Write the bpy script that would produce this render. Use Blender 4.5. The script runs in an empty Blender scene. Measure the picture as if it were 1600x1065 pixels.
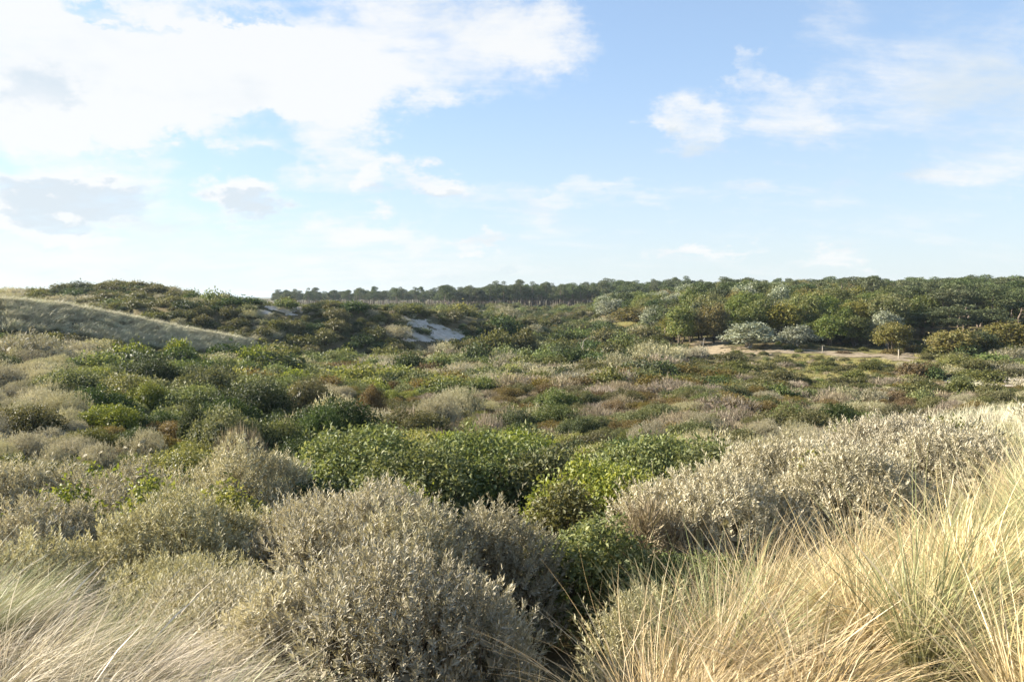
import bpy, math, time
import numpy as np
R = math.radians
T0 = time.time()
# ------------------------------------------------------------------ camera, sky, sun, exposure
sc = bpy.context.scene
EYE = 10.0                      # eye height over the datum; the valley floor lies about 8 m lower
F, CX, CY = 1244.4, 800.0, 532.5
PITCH = math.atan((532.5 - 462.0) / F)
SUN_AZ, SUN_EL = -76.0, 24.0    # degrees from the view direction (negative = to the left), elevation
EXPOSURE = 1.68
HAZE = 0.00012
SUN_STRENGTH, SKY_STRENGTH = 5.0, 0.05

cam_d = bpy.data.cameras.new("camera"); cam = bpy.data.objects.new("camera", cam_d)
sc.collection.objects.link(cam); sc.camera = cam
cam.location = (0, 0, EYE); cam.rotation_euler = (R(90) - PITCH, 0, 0)
cam_d.sensor_width = 36.0; cam_d.lens = 28.0; cam_d.clip_start = 0.05; cam_d.clip_end = 12000

sun_dir = np.array([math.sin(R(SUN_AZ)) * math.cos(R(SUN_EL)), math.cos(R(SUN_AZ)) * math.cos(R(SUN_EL)), math.sin(R(SUN_EL))])
sun_d = bpy.data.lights.new("sun", 'SUN'); sun_d.energy = SUN_STRENGTH; sun_d.angle = R(0.5); sun_d.color = (1.0, 0.915, 0.78)
sun = bpy.data.objects.new("sun", sun_d); sc.collection.objects.link(sun)
from mathutils import Vector
sun.rotation_euler = Vector(sun_dir).to_track_quat('Z', 'Y').to_euler(); sun.location = (-30, 10, 60)

Fv = np.array([0, math.cos(PITCH), -math.sin(PITCH)]); Uv = np.array([0, math.sin(PITCH), math.cos(PITCH)]); Rv = np.array([1.0, 0, 0])
def ray(px, py): return Fv + (px - CX) / F * Rv - (py - CY) / F * Uv
def azel(px, py):
    d = ray(px, py); return math.degrees(math.atan2(d[0], d[1])), math.degrees(math.atan2(d[2], math.hypot(d[0], d[1])))

class NT:
    """small helper for node trees"""
    def __init__(s, tree): s.t = tree; tree.nodes.clear()
    def n(s, kind, ins=None, **kw):
        nd = s.t.nodes.new(kind)
        for k, v in kw.items(): setattr(nd, k, v)
        for k, v in (ins or {}).items():
            if isinstance(v, bpy.types.NodeSocket): s.t.links.new(v, nd.inputs[k])
            else: nd.inputs[k].default_value = v
        return nd
    def m(s, op, a, b=0.0, c=None, clamp=False):
        ins = {0: a, 1: b}
        if c is not None: ins[2] = c
        return s.n('ShaderNodeMath', ins, operation=op, use_clamp=clamp).outputs[0]
    def vm(s, op, a, b=None, out=0):
        ins = {0: a}
        if b is not None: ins[1] = b
        return s.n('ShaderNodeVectorMath', ins, operation=op).outputs[out]
    def mix(s, f, a, b, blend='MIX'):
        nd = s.n('ShaderNodeMix', data_type='RGBA', blend_type=blend)
        for i, v in ((0, f), (6, a), (7, b)):
            if isinstance(v, bpy.types.NodeSocket): s.t.links.new(v, nd.inputs[i])
            elif i == 0: nd.inputs[0].default_value = v
            else: nd.inputs[i].default_value = (*v, 1) if len(v) == 3 else v
        return nd.outputs[2]
    def mapr(s, v, a, b, c=0.0, d=1.0, smooth=True):
        nd = s.n('ShaderNodeMapRange', {0: v, 1: a, 2: b, 3: c, 4: d}, interpolation_type='SMOOTHSTEP' if smooth else 'LINEAR')
        return nd.outputs[0]

world = bpy.data.worlds.new("World"); sc.world = world; world.use_nodes = True
w = NT(world.node_tree)
sky = w.n('ShaderNodeTexSky', sky_type='NISHITA', sun_disc=False, sun_elevation=R(SUN_EL), sun_rotation=R(SUN_AZ),
          altitude=5.0, air_density=1.0, dust_density=0.6, ozone_density=3.0)
geo = w.n('ShaderNodeTexCoord'); dvec = w.vm('NORMALIZE', geo.outputs['Generated'])
xyz = w.n('ShaderNodeSeparateXYZ', {0: dvec}); dx, dy, dz = xyz.outputs
az = w.m('MULTIPLY', w.m('ARCTAN2', dx, dy), 180 / math.pi); el = w.m('MULTIPLY', w.m('ARCSINE', dz), 180 / math.pi)
# cloud layer coordinates: a flat deck seen in perspective, so the clouds flatten towards the horizon
den = w.m('ADD', w.m('MAXIMUM', dz, 0.0), 0.24)
deck = w.n('ShaderNodeCombineXYZ', {0: w.m('DIVIDE', dx, den), 1: w.m('DIVIDE', dy, den), 2: 0.0}).outputs[0]
warp = w.n('ShaderNodeTexNoise', {'Vector': deck, 'Scale': 2.6, 'Detail': 6.0, 'Roughness': 0.6}, noise_dimensions='3D').outputs['Color']
warpv = w.vm('MULTIPLY', w.vm('SUBTRACT', warp, (0.5, 0.5, 0.5)), (7.0, 4.5, 0.0))
fine_w = w.n('ShaderNodeTexNoise', {'Vector': w.vm('MULTIPLY', dvec, (1.0, 1.0, 1.6)), 'Scale': 17.0, 'Detail': 7.0, 'Roughness': 0.68}, noise_dimensions='3D').outputs['Color']
warpv = w.vm('ADD', warpv, w.vm('MULTIPLY', w.vm('SUBTRACT', fine_w, (0.5, 0.5, 0.5)), (9.0, 5.5, 0.0)))
ae = w.vm('ADD', w.n('ShaderNodeCombineXYZ', {0: az, 1: el, 2: 0.0}).outputs[0], warpv)
CLOUDS = [  # px, py, rx px, ry px, amount   (cloud banks and, negative, blue gaps)
    (60, 90, 400, 150, .55), (360, 110, 360, 85, .45), (640, 80, 330, 80, .36), (860, 60, 140, 55, .26), (650, 20, 240, 40, .16), (60, 185, 260, 38, .6), (530, 215, 85, 120, .42), (130, 250, 120, 60, .25),
    (60, 320, 190, 45, .55), (385, 310, 55, 36, .6), (595, 285, 50, 34, .55), (690, 280, 50, 32, .6), (1080, 205, 62, 55, .56), (1240, 180, 85, 60, .42), (1180, 110, 40, 36, .4),
    (1400, 60, 170, 80, .08), (1550, 170, 150, 130, .32), (740, 375, 36, 20, .6), (600, 370, 110, 30, .38), (1100, 395, 70, 14, .5), (1290, 410, 60, 18, .5), (845, 330, 50, 26, .25),
    (200, 410, 640, 60, .3), (1150, 300, 460, 20, .24),
    (420, 195, 110, 24, -.4), (300, 250, 160, 32, -.3), (730, 215, 130, 55, -.35), (985, 110, 110, 150, -.4), (165, 18, 60, 18, -.55), (255, 48, 60, 12, -.5), (385, 26, 60, 14, -.4), (1150, 30, 90, 60, -.3), (880, 230, 150, 60, -.3), (1330, 270, 150, 40, -.2)]
acc = None
for px, py, rx, ry, amt in CLOUDS:
    a0, e0 = azel(px, py); sx, sy = math.degrees(rx / F), math.degrees(ry / F)
    ln = w.vm('LENGTH', w.vm('MULTIPLY', w.vm('SUBTRACT', ae, (a0, e0, 0)), (1 / sx, 1 / sy, 0)), out='Value')
    v = w.mapr(ln, 0.35, 1.3, amt, 0.0)
    acc = v if acc is None else w.m('ADD', acc, v)
fbm = w.n('ShaderNodeTexNoise', {'Vector': deck, 'Scale': 2.6, 'Detail': 9.0, 'Roughness': 0.66, 'Distortion': 0.35}).outputs[0]
streak = w.n('ShaderNodeTexNoise', {'Vector': w.vm('MULTIPLY', deck, (0.8, 2.4, 1.0)), 'Scale': 3.2, 'Detail': 8.0, 'Roughness': 0.65}).outputs[0]
dens = w.m('ADD', acc, w.m('ADD', w.m('MULTIPLY', w.m('SUBTRACT', fbm, 0.5), 1.45), w.m('MULTIPLY', w.m('SUBTRACT', streak, 0.5), 0.95)))
cover = w.mapr(dens, -0.05, 0.72)
cover = w.m('MULTIPLY', cover, w.mapr(dz, -0.01, 0.03))
# grey bases
shn = w.n('ShaderNodeTexNoise', {'Vector': w.vm('ADD', deck, (3.1, -1.7, 0.4)), 'Scale': 2.1, 'Detail': 6.0, 'Roughness': 0.55}).outputs[0]
gsum = shn
for px, py, rx, ry, amt in [(110, 322, 120, 26, .3), (40, 380, 90, 18, .25), (400, 325, 45, 28, .3), (70, 150, 60, 50, .2), (590, 310, 60, 18, .15), (700, 305, 60, 16, .15), (1100, 245, 80, 25, .2), (1260, 215, 90, 35, .2), (1540, 140, 150, 90, .16), (1380, 280, 90, 30, .2), (860, 430, 200, 10, .2)]:
    a0, e0 = azel(px, py); ln = w.vm('LENGTH', w.vm('MULTIPLY', w.vm('SUBTRACT', ae, (a0, e0, 0)), (F / rx * R(1), F / ry * R(1), 0)), out='Value')
    gsum = w.m('ADD', gsum, w.mapr(ln, .3, 1.2, amt, 0.0))
grey = w.mapr(gsum, 0.52, 0.78)
cloud_col = w.mix(grey, (6.15, 6.2, 6.2), (4.7, 5.2, 5.6))
veil = w.m('ADD', 0.05, w.m('MULTIPLY', w.m('POWER', 2.718, w.m('MULTIPLY', w.m('MAXIMUM', el, 0.0), -1 / 26.0)), 0.78))   # thin high veil, thicker towards the horizon
skyc = w.mix(veil, w.mix(1.0, sky.outputs[0], (1.02, 1.22, 1.42), 'MULTIPLY'), w.mix(w.mapr(el, 0.0, 17.0), (5.35, 5.75, 6.0), (4.2, 5.3, 6.4)))
final = w.mix(w.m('MULTIPLY', cover, 0.93), skyc, cloud_col)
bg = w.n('ShaderNodeBackground', {'Color': final, 'Strength': SKY_STRENGTH})
w.t.links.new(bg.outputs[0], w.n('ShaderNodeOutputWorld').inputs[0])

vs = sc.view_settings
vs.view_transform = 'Standard'; vs.look = 'None'; vs.gamma = 1.0; vs.use_curve_mapping = False; vs.exposure = EXPOSURE
sc.render.engine = 'CYCLES'
cy = sc.cycles
cy.max_bounces = 4; cy.diffuse_bounces = 2; cy.glossy_bounces = 1; cy.transmission_bounces = 3; cy.transparent_max_bounces = 4; cy.volume_bounces = 0
cy.use_adaptive_sampling = True; cy.adaptive_threshold = 0.01; cy.sample_clamp_indirect = 3.0; cy.use_denoising = True
cy.caustics_reflective = False; cy.caustics_refractive = False

# ------------------------------------------------------------------ helpers
COL = sc.collection
rng = np.random.default_rng(11)
def unit(v): return v / np.maximum(np.linalg.norm(v, axis=-1, keepdims=True), 1e-9)

def mesh_np(name, verts, faces, mat=None, attrs=None, smooth=False):
    """verts (N,3), faces (M,k) with k = 3 or 4"""
    me = bpy.data.meshes.new(name)
    verts = np.asarray(verts, np.float32); faces = np.asarray(faces, np.int32); k = faces.shape[1]
    me.vertices.add(len(verts)); me.vertices.foreach_set('co', verts.ravel())
    me.loops.add(faces.size); me.loops.foreach_set('vertex_index', faces.ravel())
    me.polygons.add(len(faces)); me.polygons.foreach_set('loop_start', np.arange(0, faces.size, k, dtype=np.int32))
    for nm, a in (attrs or {}).items():
        at = me.attributes.new(nm, 'FLOAT', 'POINT'); at.data.foreach_set('value', np.asarray(a, np.float32))
    me.update(calc_edges=True)
    if smooth: me.polygons.foreach_set('use_smooth', np.ones(len(faces), bool))
    if mat: me.materials.append(mat)
    return me
def link(name, me, parent=None, loc=None):
    o = bpy.data.objects.new(name, me); COL.objects.link(o)
    if parent: o.parent = parent
    if loc is not None: o.location = loc
    return o
def tag(o, label=None, cat=None, group=None, kind=None):
    for k, v in (('label', label), ('category', cat), ('group', group), ('kind', kind)):
        if v: o[k] = v
    return o

# value noise in the plane, for terrain and clumping
_perm = np.random.default_rng(5).random((256, 256))
def vnoise(x, y, s):
    x = np.asarray(x) / s + 71.3; y = np.asarray(y) / s + 33.7
    i = np.floor(x).astype(int); j = np.floor(y).astype(int); u = x - i; v = y - j
    u = u * u * (3 - 2 * u); v = v * v * (3 - 2 * v); P = lambda a, b: _perm[a % 256, b % 256]
    return (P(i, j) * (1 - u) + P(i + 1, j) * u) * (1 - v) + (P(i, j + 1) * (1 - u) + P(i + 1, j + 1) * u) * v

# ------------------------------------------------------------------ terrain
def unproj(px, py, d): return np.array([0, 0, EYE]) + d * ray(px, py)
def project(X, Y, Z):
    z = Z - EYE; dep = Y * Fv[1] + z * Fv[2]; v = Y * Uv[1] + z * Uv[2]
    dep = np.where(np.abs(dep) < 1e-3, 1e-3, dep)
    return CX + F * X / dep, CY - F * v / dep, dep
# (depth, height of the bare ground relative to the eye) along sight columns
COLS = {
    -350: [(1, -1.62), (3, -1.8), (5, -2.1), (7, -2.9), (12, -3.9), (18, -4.4), (25, -4.6), (35, -4.4), (50, -3.9), (64, -3.2), (95, -1.8), (120, -1.6), (150, -1.2), (200, -3), (300, -6), (600, -6), (1500, -6)],
    0:    [(1, -1.64), (3, -1.85), (5, -2.25), (7, -3.1), (12, -4.0), (18, -4.5), (25, -4.9), (35, -5.1), (47, -4.8), (58, -4.3), (67, -4.2), (90, -2.4), (115, -2.2), (150, -.9), (200, -3), (300, -6), (600, -6), (1500, -6)],
    200:  [(1, -1.66), (3, -1.9), (4.5, -2.3), (7.5, -3.1), (13, -4.3), (22, -5.1), (33, -5.5), (55, -5.5), (70, -5.2), (84, -5.2), (98, -4.4), (115, -3.0), (135, .2), (150, 1.75), (180, 0), (230, -4), (300, -6), (600, -6), (1500, -6)],
    90:   [(130, -1.0), (150, .7), (175, -.8)],
    285:  [(135, -.8), (150, -.1), (175, -1.6)],
    370:  [(80, -6.0), (100, -6.2), (140, -3.5), (180, -3)],
    420:  [(1, -1.68), (3, -2.05), (5, -2.6), (8, -3.3), (13, -4.4), (22, -5.3), (33, -5.9), (55, -6.4), (80, -6.6), (100, -6.6), (120, -5.5), (140, -4), (180, -3.4), (230, -5), (300, -6), (600, -6), (1500, -6)],
    600:  [(1, -1.7), (3, -2.15), (4.5, -2.5), (7, -3.1), (12, -4.1), (17, -4.8), (28, -5.7), (38, -6.3), (55, -6.9), (80, -7.7), (100, -8.1), (120, -7.6), (150, -5), (195, -4.4), (250, -6), (340, -6), (600, -6), (1500, -6)],
    800:  [(1, -1.7), (3, -2.1), (4.5, -2.7), (6, -3.3), (9, -3.8), (14, -4.6), (18, -5.0), (28, -5.6), (38, -6.2), (55, -7.0), (80, -7.6), (105, -8.0), (140, -7.8), (180, -6.6), (230, -5.6), (290, -5.2), (340, -6.0), (600, -6), (1500, -6)],
    1000: [(1, -1.68), (3, -2.0), (4.5, -2.55), (6, -3.0), (9, -3.7), (14, -4.5), (20, -5.1), (30, -5.6), (48, -6.6), (80, -7.5), (120, -8.0), (145, -6.6), (170, -4.6), (210, -4.2), (260, -4.0), (340, -5.4), (600, -6), (1500, -6)],
    1200: [(1, -1.65), (3, -1.9), (5, -2.3), (8, -2.95), (11, -3.4), (16, -4.1), (23, -5.0), (30, -5.6), (45, -6.6), (75, -7.3), (105, -7.35), (115, -6.9), (150, -4.6), (200, -3.0), (260, -3.0), (340, -5), (600, -6), (1500, -6)],
    1400: [(1, -1.62), (3, -1.75), (5, -2.05), (8, -2.65), (12, -3.5), (18, -4.5), (27, -5.6), (40, -6.7), (60, -7.3), (85, -7.5), (97, -7.5), (110, -7.2), (150, -4.6), (200, -3.0), (260, -2.8), (340, -5), (600, -6), (1500, -6)],
    1600: [(1, -1.55), (3, -1.6), (5, -1.8), (7, -2.15), (9, -2.5), (13, -3.3), (18, -4.1), (30, -5.4), (50, -6.9), (75, -7.8), (95, -7.6), (110, -7.2), (150, -4.8), (200, -3.1), (260, -2.8), (340, -5), (600, -6), (1500, -6)],
    1950: [(1, -1.5), (3, -1.5), (7, -2.0), (13, -3.2), (30, -5.3), (50, -6.9), (80, -7.6), (110, -7.0), (150, -4.8), (200, -3.1), (300, -4), (600, -6), (1500, -6)]}
_cp = []
for px, prof in COLS.items():
    th = math.atan((px - CX) / F)
    for d, z in prof: _cp.append((th, math.log(d / math.cos(th)), z))
_cp = np.array(_cp)
TS = 3.2                                   # angle weight against log distance
def _kern(r2): return 0.5 * r2 * np.log(r2 + 1e-12)
_A = _cp[:, :2] * (TS, 1.0); _n = len(_A)
_K = _kern(((_A[:, None] - _A[None]) ** 2).sum(-1)) + 0.002 * np.eye(_n)
_P = np.c_[np.ones(_n), _A]
_w = np.linalg.solve(np.block([[_K, _P], [_P.T, np.zeros((3, 3))]]), np.r_[_cp[:, 2], 0, 0, 0])
def _tps(th, lr):
    q = np.c_[th * TS, lr]; out = np.empty(len(q))
    for s in range(0, len(q), 20000):
        b = q[s:s + 20000]; out[s:s + 20000] = _kern(((b[:, None] - _A[None]) ** 2).sum(-1)) @ _w[:_n] + np.c_[np.ones(len(b)), b] @ _w[_n:]
    return out
TH = R(43)
def ground_z(X, Y):
    X = np.atleast_1d(np.asarray(X, float)); Y = np.atleast_1d(np.asarray(Y, float))
    r = np.hypot(X, Y); th = np.arctan2(X, Y); lr = np.log(np.clip(r, 1.0, 1500))
    z = _tps(np.clip(th, -TH, TH), lr)
    out = np.abs(th) > TH
    if out.any():                                       # behind the camera: blend round from one side to the other
        zl = _tps(np.full(out.sum(), -TH), lr[out]); zr = _tps(np.full(out.sum(), TH), lr[out])
        t = np.where(th[out] > 0, th[out] - TH, th[out] + 2 * math.pi - TH) / (2 * math.pi - 2 * TH)
        t = t * t * (3 - 2 * t); z[out] = zr * (1 - t) + zl * t
    amp = np.clip((r - 4) / 30, 0, 1)
    z = z + amp * ((vnoise(X, Y, 13) - .5) * 0.9 + (vnoise(X, Y, 5.3) - .5) * 0.35) + np.clip(r / 6, 0.2, 1) * (vnoise(X, Y, 1.7) - .5) * 0.16
    return z + EYE
def _crest(X, Y, z, pts, front, back):
    # raise the ground to a dune crest line with a steep lee face towards the camera side and a long back
    best = np.full(len(X), -1e9); near = np.full(len(X), 1e9)
    for (x0, y0, z0), (x1, y1, z1) in zip(pts[:-1], pts[1:]):
        dx_, dy_ = x1 - x0, y1 - y0; L2 = dx_ * dx_ + dy_ * dy_; t = np.clip(((X - x0) * dx_ + (Y - y0) * dy_) / L2, 0, 1)
        ex = X - x0 - t * dx_; ey = Y - y0 - t * dy_; dist = np.hypot(ex, ey); side = dx_ * ey - dy_ * ex
        h = z0 + t * (z1 - z0) - np.where(side < 0, front, back) * np.maximum(dist - .3, 0); c = dist < near; best = np.where(c, h, best); near = np.where(c, dist, near)
    k = .3; m = np.maximum(z, best); return m + k * .4 * np.exp(-np.abs(z - best) / k)
_RIDGE = [(-100, 62, -.4), (-62, 67, .35)] + [tuple(unproj(a, b, c) - (0, 0, EYE + .55)) for a, b, c in ((0, 463, 75), (100, 472, 80), (200, 491, 86), (300, 511, 92), (375, 526, 97), (450, 543, 103))]
_HILL = [tuple(unproj(a, b, c) - (0, 0, EYE + 1.0)) for a, b, c in ((290, 464, 108), (400, 466, 110), (560, 471, 119), (690, 480, 130), (800, 494, 143), (870, 510, 156))]
_gz0 = ground_z
def ground_z(X, Y):
    X = np.atleast_1d(np.asarray(X, float)); Y = np.atleast_1d(np.asarray(Y, float)); z = _gz0(X, Y); near = (Y > 40) & (Y < 240) & (X < 60) & (X > -160)
    if near.any():
        zz = z[near] - EYE; wig = (vnoise(X[near], Y[near], 6) - .5) * .7
        zz = _crest(X[near], Y[near], zz, _HILL, .41, .10) ; zz = np.where(True, zz, zz); zz = _crest(X[near], Y[near], zz, _RIDGE, .37, .16); z[near] = zz + EYE + wig * .3
    return z
def gz1(x, y): return float(ground_z([x], [y])[0])
def hit(px, py, d0=2.0, d1=1200.0):
    """depth at which the sight line of a picture point meets the bare ground"""
    d = np.exp(np.linspace(math.log(d0), math.log(d1), 900)); P = np.array([0, 0, EYE]) + d[:, None] * ray(px, py)
    b = P[:, 2] < ground_z(P[:, 0], P[:, 1]); i = int(np.argmax(b)) if b.any() else len(d) - 1
    return P[i]

# ------------------------------------------------------------------ materials
MATS = {}
def base_mat(name):
    m = bpy.data.materials.new(name); m.use_nodes = True; MATS[name] = m; return m, NT(m.node_tree)
def leaf_mat(name, cols, trans=0.35, rough=0.55, var=0.25, hue=0.02, spec=0.25, clump=0.9):
    m, t = base_mat(name)
    rnd = t.n('ShaderNodeAttribute', attribute_name='rnd').outputs['Fac']
    ramp = t.n('ShaderNodeValToRGB', {0: rnd}); e = ramp.color_ramp.elements
    while len(e) < len(cols): e.new(0.5)
    for i, c in enumerate(cols): e[i].position = i / (len(cols) - 1); e[i].color = (*c, 1)
    oi = t.n('ShaderNodeObjectInfo').outputs['Random']
    noi = t.n('ShaderNodeTexNoise', {'Vector': t.n('ShaderNodeNewGeometry').outputs['Position'], 'Scale': clump, 'Detail': 2.0}).outputs[0]
    val = t.m('ADD', t.m('MULTIPLY', t.m('SUBTRACT', oi, 0.5), var * 2), t.m('MULTIPLY', t.m('SUBTRACT', noi, 0.5), var * 2.2))
    h2 = t.m('FRACT', t.m('MULTIPLY', oi, 7.13))
    hsv = t.n('ShaderNodeHueSaturation', {'Hue': t.m('ADD', 0.5, t.m('MULTIPLY', t.m('SUBTRACT', h2, 0.5), hue * 2)),
              'Saturation': t.m('ADD', 1.0, t.m('MULTIPLY', t.m('SUBTRACT', h2, 0.5), 0.3)), 'Value': t.m('ADD', 1.0, val), 'Color': ramp.outputs[0]}).outputs[0]
    bs = t.n('ShaderNodeBsdfPrincipled', {'Base Color': hsv, 'Roughness': rough, 'Specular IOR Level': spec})
    tr = t.n('ShaderNodeBsdfTranslucent', {'Color': t.mix(1.0, hsv, (1.1, 1.05, 0.7), 'MULTIPLY')})
    mx = t.n('ShaderNodeMixShader', {0: trans, 1: bs.outputs[0], 2: tr.outputs[0]})
    t.t.links.new(mx.outputs[0], t.n('ShaderNodeOutputMaterial').inputs[0])
    return m
leaf_mat('silver', [(.27, .243, .142), (.435, .395, .262), (.60, .552, .40)], .2, .6, .2, .012, .2)
leaf_mat('green', [(.08, .102, .036), (.155, .178, .066), (.29, .295, .135)], .33, .55, .22, .02, .22)
leaf_mat('dark', [(.038, .056, .021), (.07, .094, .034), (.128, .146, .057)], .3, .55, .2, .02, .22)
leaf_mat('lime', [(.13, .15, .035), (.22, .235, .06), (.33, .32, .10)], .4, .45, .18, .02, .3)
leaf_mat('russet', [(.10, .076, .030), (.18, .128, .050), (.25, .205, .085)], .35, .6, .22, .02)
leaf_mat('twiggy', [(.19, .15, .105), (.32, .26, .19), (.42, .36, .25)], .15, .75, .18, .01, .1)
leaf_mat('olive', [(.08, .085, .03), (.14, .14, .05), (.22, .20, .085)], .32, .5, .2, .02)
leaf_mat('pine', [(.055, .075, .034), (.10, .122, .054), (.165, .175, .078)], .2, .6, .2, .02, .2, .3)
leaf_mat('oak', [(.09, .115, .032), (.155, .175, .052), (.245, .235, .085)], .36, .5, .2, .025, .3, .4)
leaf_mat('golden', [(.13, .13, .035), (.21, .185, .055), (.29, .235, .08)], .36, .5, .14, .02, .3, .4)
leaf_mat('poplar', [(.17, .19, .115), (.29, .31, .21), (.42, .43, .33)], .25, .5, .12, .01, .3, .4)
def blade_mat(name, root, cols):
    m, t = base_mat(name)
    rnd = t.n('ShaderNodeAttribute', attribute_name='rnd').outputs['Fac']; tt = t.n('ShaderNodeAttribute', attribute_name='along').outputs['Fac']
    ramp = t.n('ShaderNodeValToRGB', {0: rnd}); e = ramp.color_ramp.elements
    while len(e) < len(cols): e.new(0.5)
    for i, c in enumerate(cols): e[i].position = i / (len(cols) - 1); e[i].color = (*c, 1)
    col = t.mix(t.mapr(tt, 0.0, 0.55), root, ramp.outputs[0])
    oi = t.n('ShaderNodeObjectInfo').outputs['Random']
    hsv = t.n('ShaderNodeHueSaturation', {'Hue': t.m('ADD', 0.492, t.m('MULTIPLY', oi, 0.022)), 'Saturation': 1.0, 'Value': t.m('ADD', 0.82, t.m('MULTIPLY', oi, 0.36)), 'Color': col}).outputs[0]
    bs = t.n('ShaderNodeBsdfPrincipled', {'Base Color': hsv, 'Roughness': .5, 'Specular IOR Level': .3})
    tr = t.n('ShaderNodeBsdfTranslucent', {'Color': hsv})
    mx = t.n('ShaderNodeMixShader', {0: .2, 1: bs.outputs[0], 2: tr.outputs[0]})
    t.t.links.new(mx.outputs[0], t.n('ShaderNodeOutputMaterial').inputs[0])
blade_mat('straw', (.34, .23, .09), [(.24, .21, .08), (.46, .34, .16), (.62, .49, .27), (.74, .63, .43)])
blade_mat('straw_grey', (.30, .23, .11), [(.22, .23, .10), (.45, .37, .23), (.60, .50, .36), (.66, .58, .46)])
blade_mat('green_blade', (.26, .24, .10), [(.14, .18, .07), (.24, .27, .11), (.40, .38, .18), (.52, .46, .25)])
blade_mat('ridge_blade', (.34, .31, .17), [(.30, .32, .17), (.46, .44, .28), (.60, .54, .37), (.72, .65, .48)])
blade_mat('meadow_blade', (.24, .20, .07), [(.17, .18, .05), (.28, .25, .08), (.36, .29, .11), (.42, .36, .18)])
def bark_mat(name, c1, c2, scale=9):
    m, t = base_mat(name)
    co = t.n('ShaderNodeTexCoord').outputs['Object']
    nz = t.n('ShaderNodeTexNoise', {'Vector': t.vm('MULTIPLY', co, (1, 1, .25)), 'Scale': scale, 'Detail': 5.0}).outputs[0]
    col = t.mix(t.mapr(nz, .35, .65), c1, c2)
    bp = t.n('ShaderNodeBump', {'Strength': .5, 'Distance': .03, 'Height': nz}).outputs[0]
    bs = t.n('ShaderNodeBsdfPrincipled', {'Base Color': col, 'Roughness': .85, 'Normal': bp, 'Specular IOR Level': .15})
    t.t.links.new(bs.outputs[0], t.n('ShaderNodeOutputMaterial').inputs[0])
bark_mat('bark', (.07, .055, .04), (.16, .13, .10)); bark_mat('pine_bark', (.10, .075, .055), (.21, .17, .135)); bark_mat('pale_bark', (.25, .22, .18), (.45, .42, .37))
bark_mat('twig', (.07, .055, .04), (.17, .14, .10), 30); bark_mat('post_wood', (.32, .27, .20), (.45, .40, .31), 14)
# ground: sandy litter, moss and bare sand
m, t = base_mat('ground')
pos = t.n('ShaderNodeNewGeometry').outputs['Position']
n1 = t.n('ShaderNodeTexNoise', {'Vector': pos, 'Scale': .22, 'Detail': 5.0}).outputs[0]
n2 = t.n('ShaderNodeTexNoise', {'Vector': pos, 'Scale': 3.5, 'Detail': 6.0, 'Roughness': .65}).outputs[0]
n3 = t.n('ShaderNodeTexNoise', {'Vector': pos, 'Scale': 28.0, 'Detail': 3.0}).outputs[0]
col = t.mix(t.mapr(n1, .4, .62), (.085, .085, .032), (.17, .125, .06)); col = t.mix(t.mapr(n2, .45, .7), col, (.21, .17, .09))
col = t.mix(t.m('MULTIPLY', t.mapr(n3, .3, .7), .45), col, (.05, .042, .025))
md = t.n('ShaderNodeAttribute', attribute_name='meadow').outputs['Fac']; col = t.mix(md, col, t.mix(t.mapr(n2, .35, .7), (.15, .15, .045), (.28, .22, .085)))
bp = t.n('ShaderNodeBump', {'Strength': .7, 'Distance': .05, 'Height': t.m('ADD', n2, n3)}).outputs[0]
bs = t.n('ShaderNodeBsdfPrincipled', {'Base Color': col, 'Roughness': .95, 'Normal': bp, 'Specular IOR Level': .1}); t.t.links.new(bs.outputs[0], t.n('ShaderNodeOutputMaterial').inputs[0])
m, t = base_mat('sand')
pos = t.n('ShaderNodeNewGeometry').outputs['Position']
n1 = t.n('ShaderNodeTexNoise', {'Vector': pos, 'Scale': .9, 'Detail': 6.0, 'Roughness': .6}).outputs[0]; n2 = t.n('ShaderNodeTexNoise', {'Vector': pos, 'Scale': 6.0, 'Detail': 6.0}).outputs[0]
col = t.mix(t.mapr(n1, .35, .65), (.43, .365, .28), (.60, .52, .42)); col = t.mix(t.m('MULTIPLY', t.mapr(n2, .56, .72), .6), col, (.25, .20, .12))
bp = t.n('ShaderNodeBump', {'Strength': .6, 'Distance': .12, 'Height': n2}).outputs[0]
bs = t.n('ShaderNodeBsdfPrincipled', {'Base Color': col, 'Roughness': .95, 'Normal': bp, 'Specular IOR Level': .1}); t.t.links.new(bs.outputs[0], t.n('ShaderNodeOutputMaterial').inputs[0])
bark_mat('brown_sand', (.20, .155, .095), (.33, .265, .175), 1.5)

# ------------------------------------------------------------------ ground sheet
ths = np.unique(np.r_[np.linspace(-52, 52, 341), np.linspace(52, 308, 75)[1:-1]]) ; ths = np.radians(ths); nth = len(ths)
rs = np.exp(np.linspace(math.log(.6), math.log(2600), 440)); nr = len(rs)
gx = np.sin(ths)[None] * rs[:, None]; gy = np.cos(ths)[None] * rs[:, None]
gzv = ground_z(gx.ravel(), gy.ravel())
V = np.c_[gx.ravel(), gy.ravel(), gzv]
i, j = np.meshgrid(np.arange(nr - 1), np.arange(nth), indexing='ij'); j2 = (j + 1) % nth
FC = np.stack([i * nth + j, i * nth + j2, (i + 1) * nth + j2, (i + 1) * nth + j], -1).reshape(-1, 4)[:, ::-1]
V = np.r_[V, [[0, 0, V[:nth, 2].mean()]]]; c = len(V) - 1
fan = np.stack([np.full(nth, c), np.full(nth, c), (np.arange(nth) + 1) % nth, np.arange(nth)], -1)
def in_ell(px, py, ells):
    o = np.zeros(np.shape(px), bool)
    for cx_, cy_, rx, ry in ells: o |= ((px - cx_) / rx) ** 2 + ((py - cy_) / ry) ** 2 < 1
    return o
MEADOW = [(1300, 578, 150, 20), (1440, 572, 60, 16), (1330, 555, 110, 6), (960, 500, 70, 8)]
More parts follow.
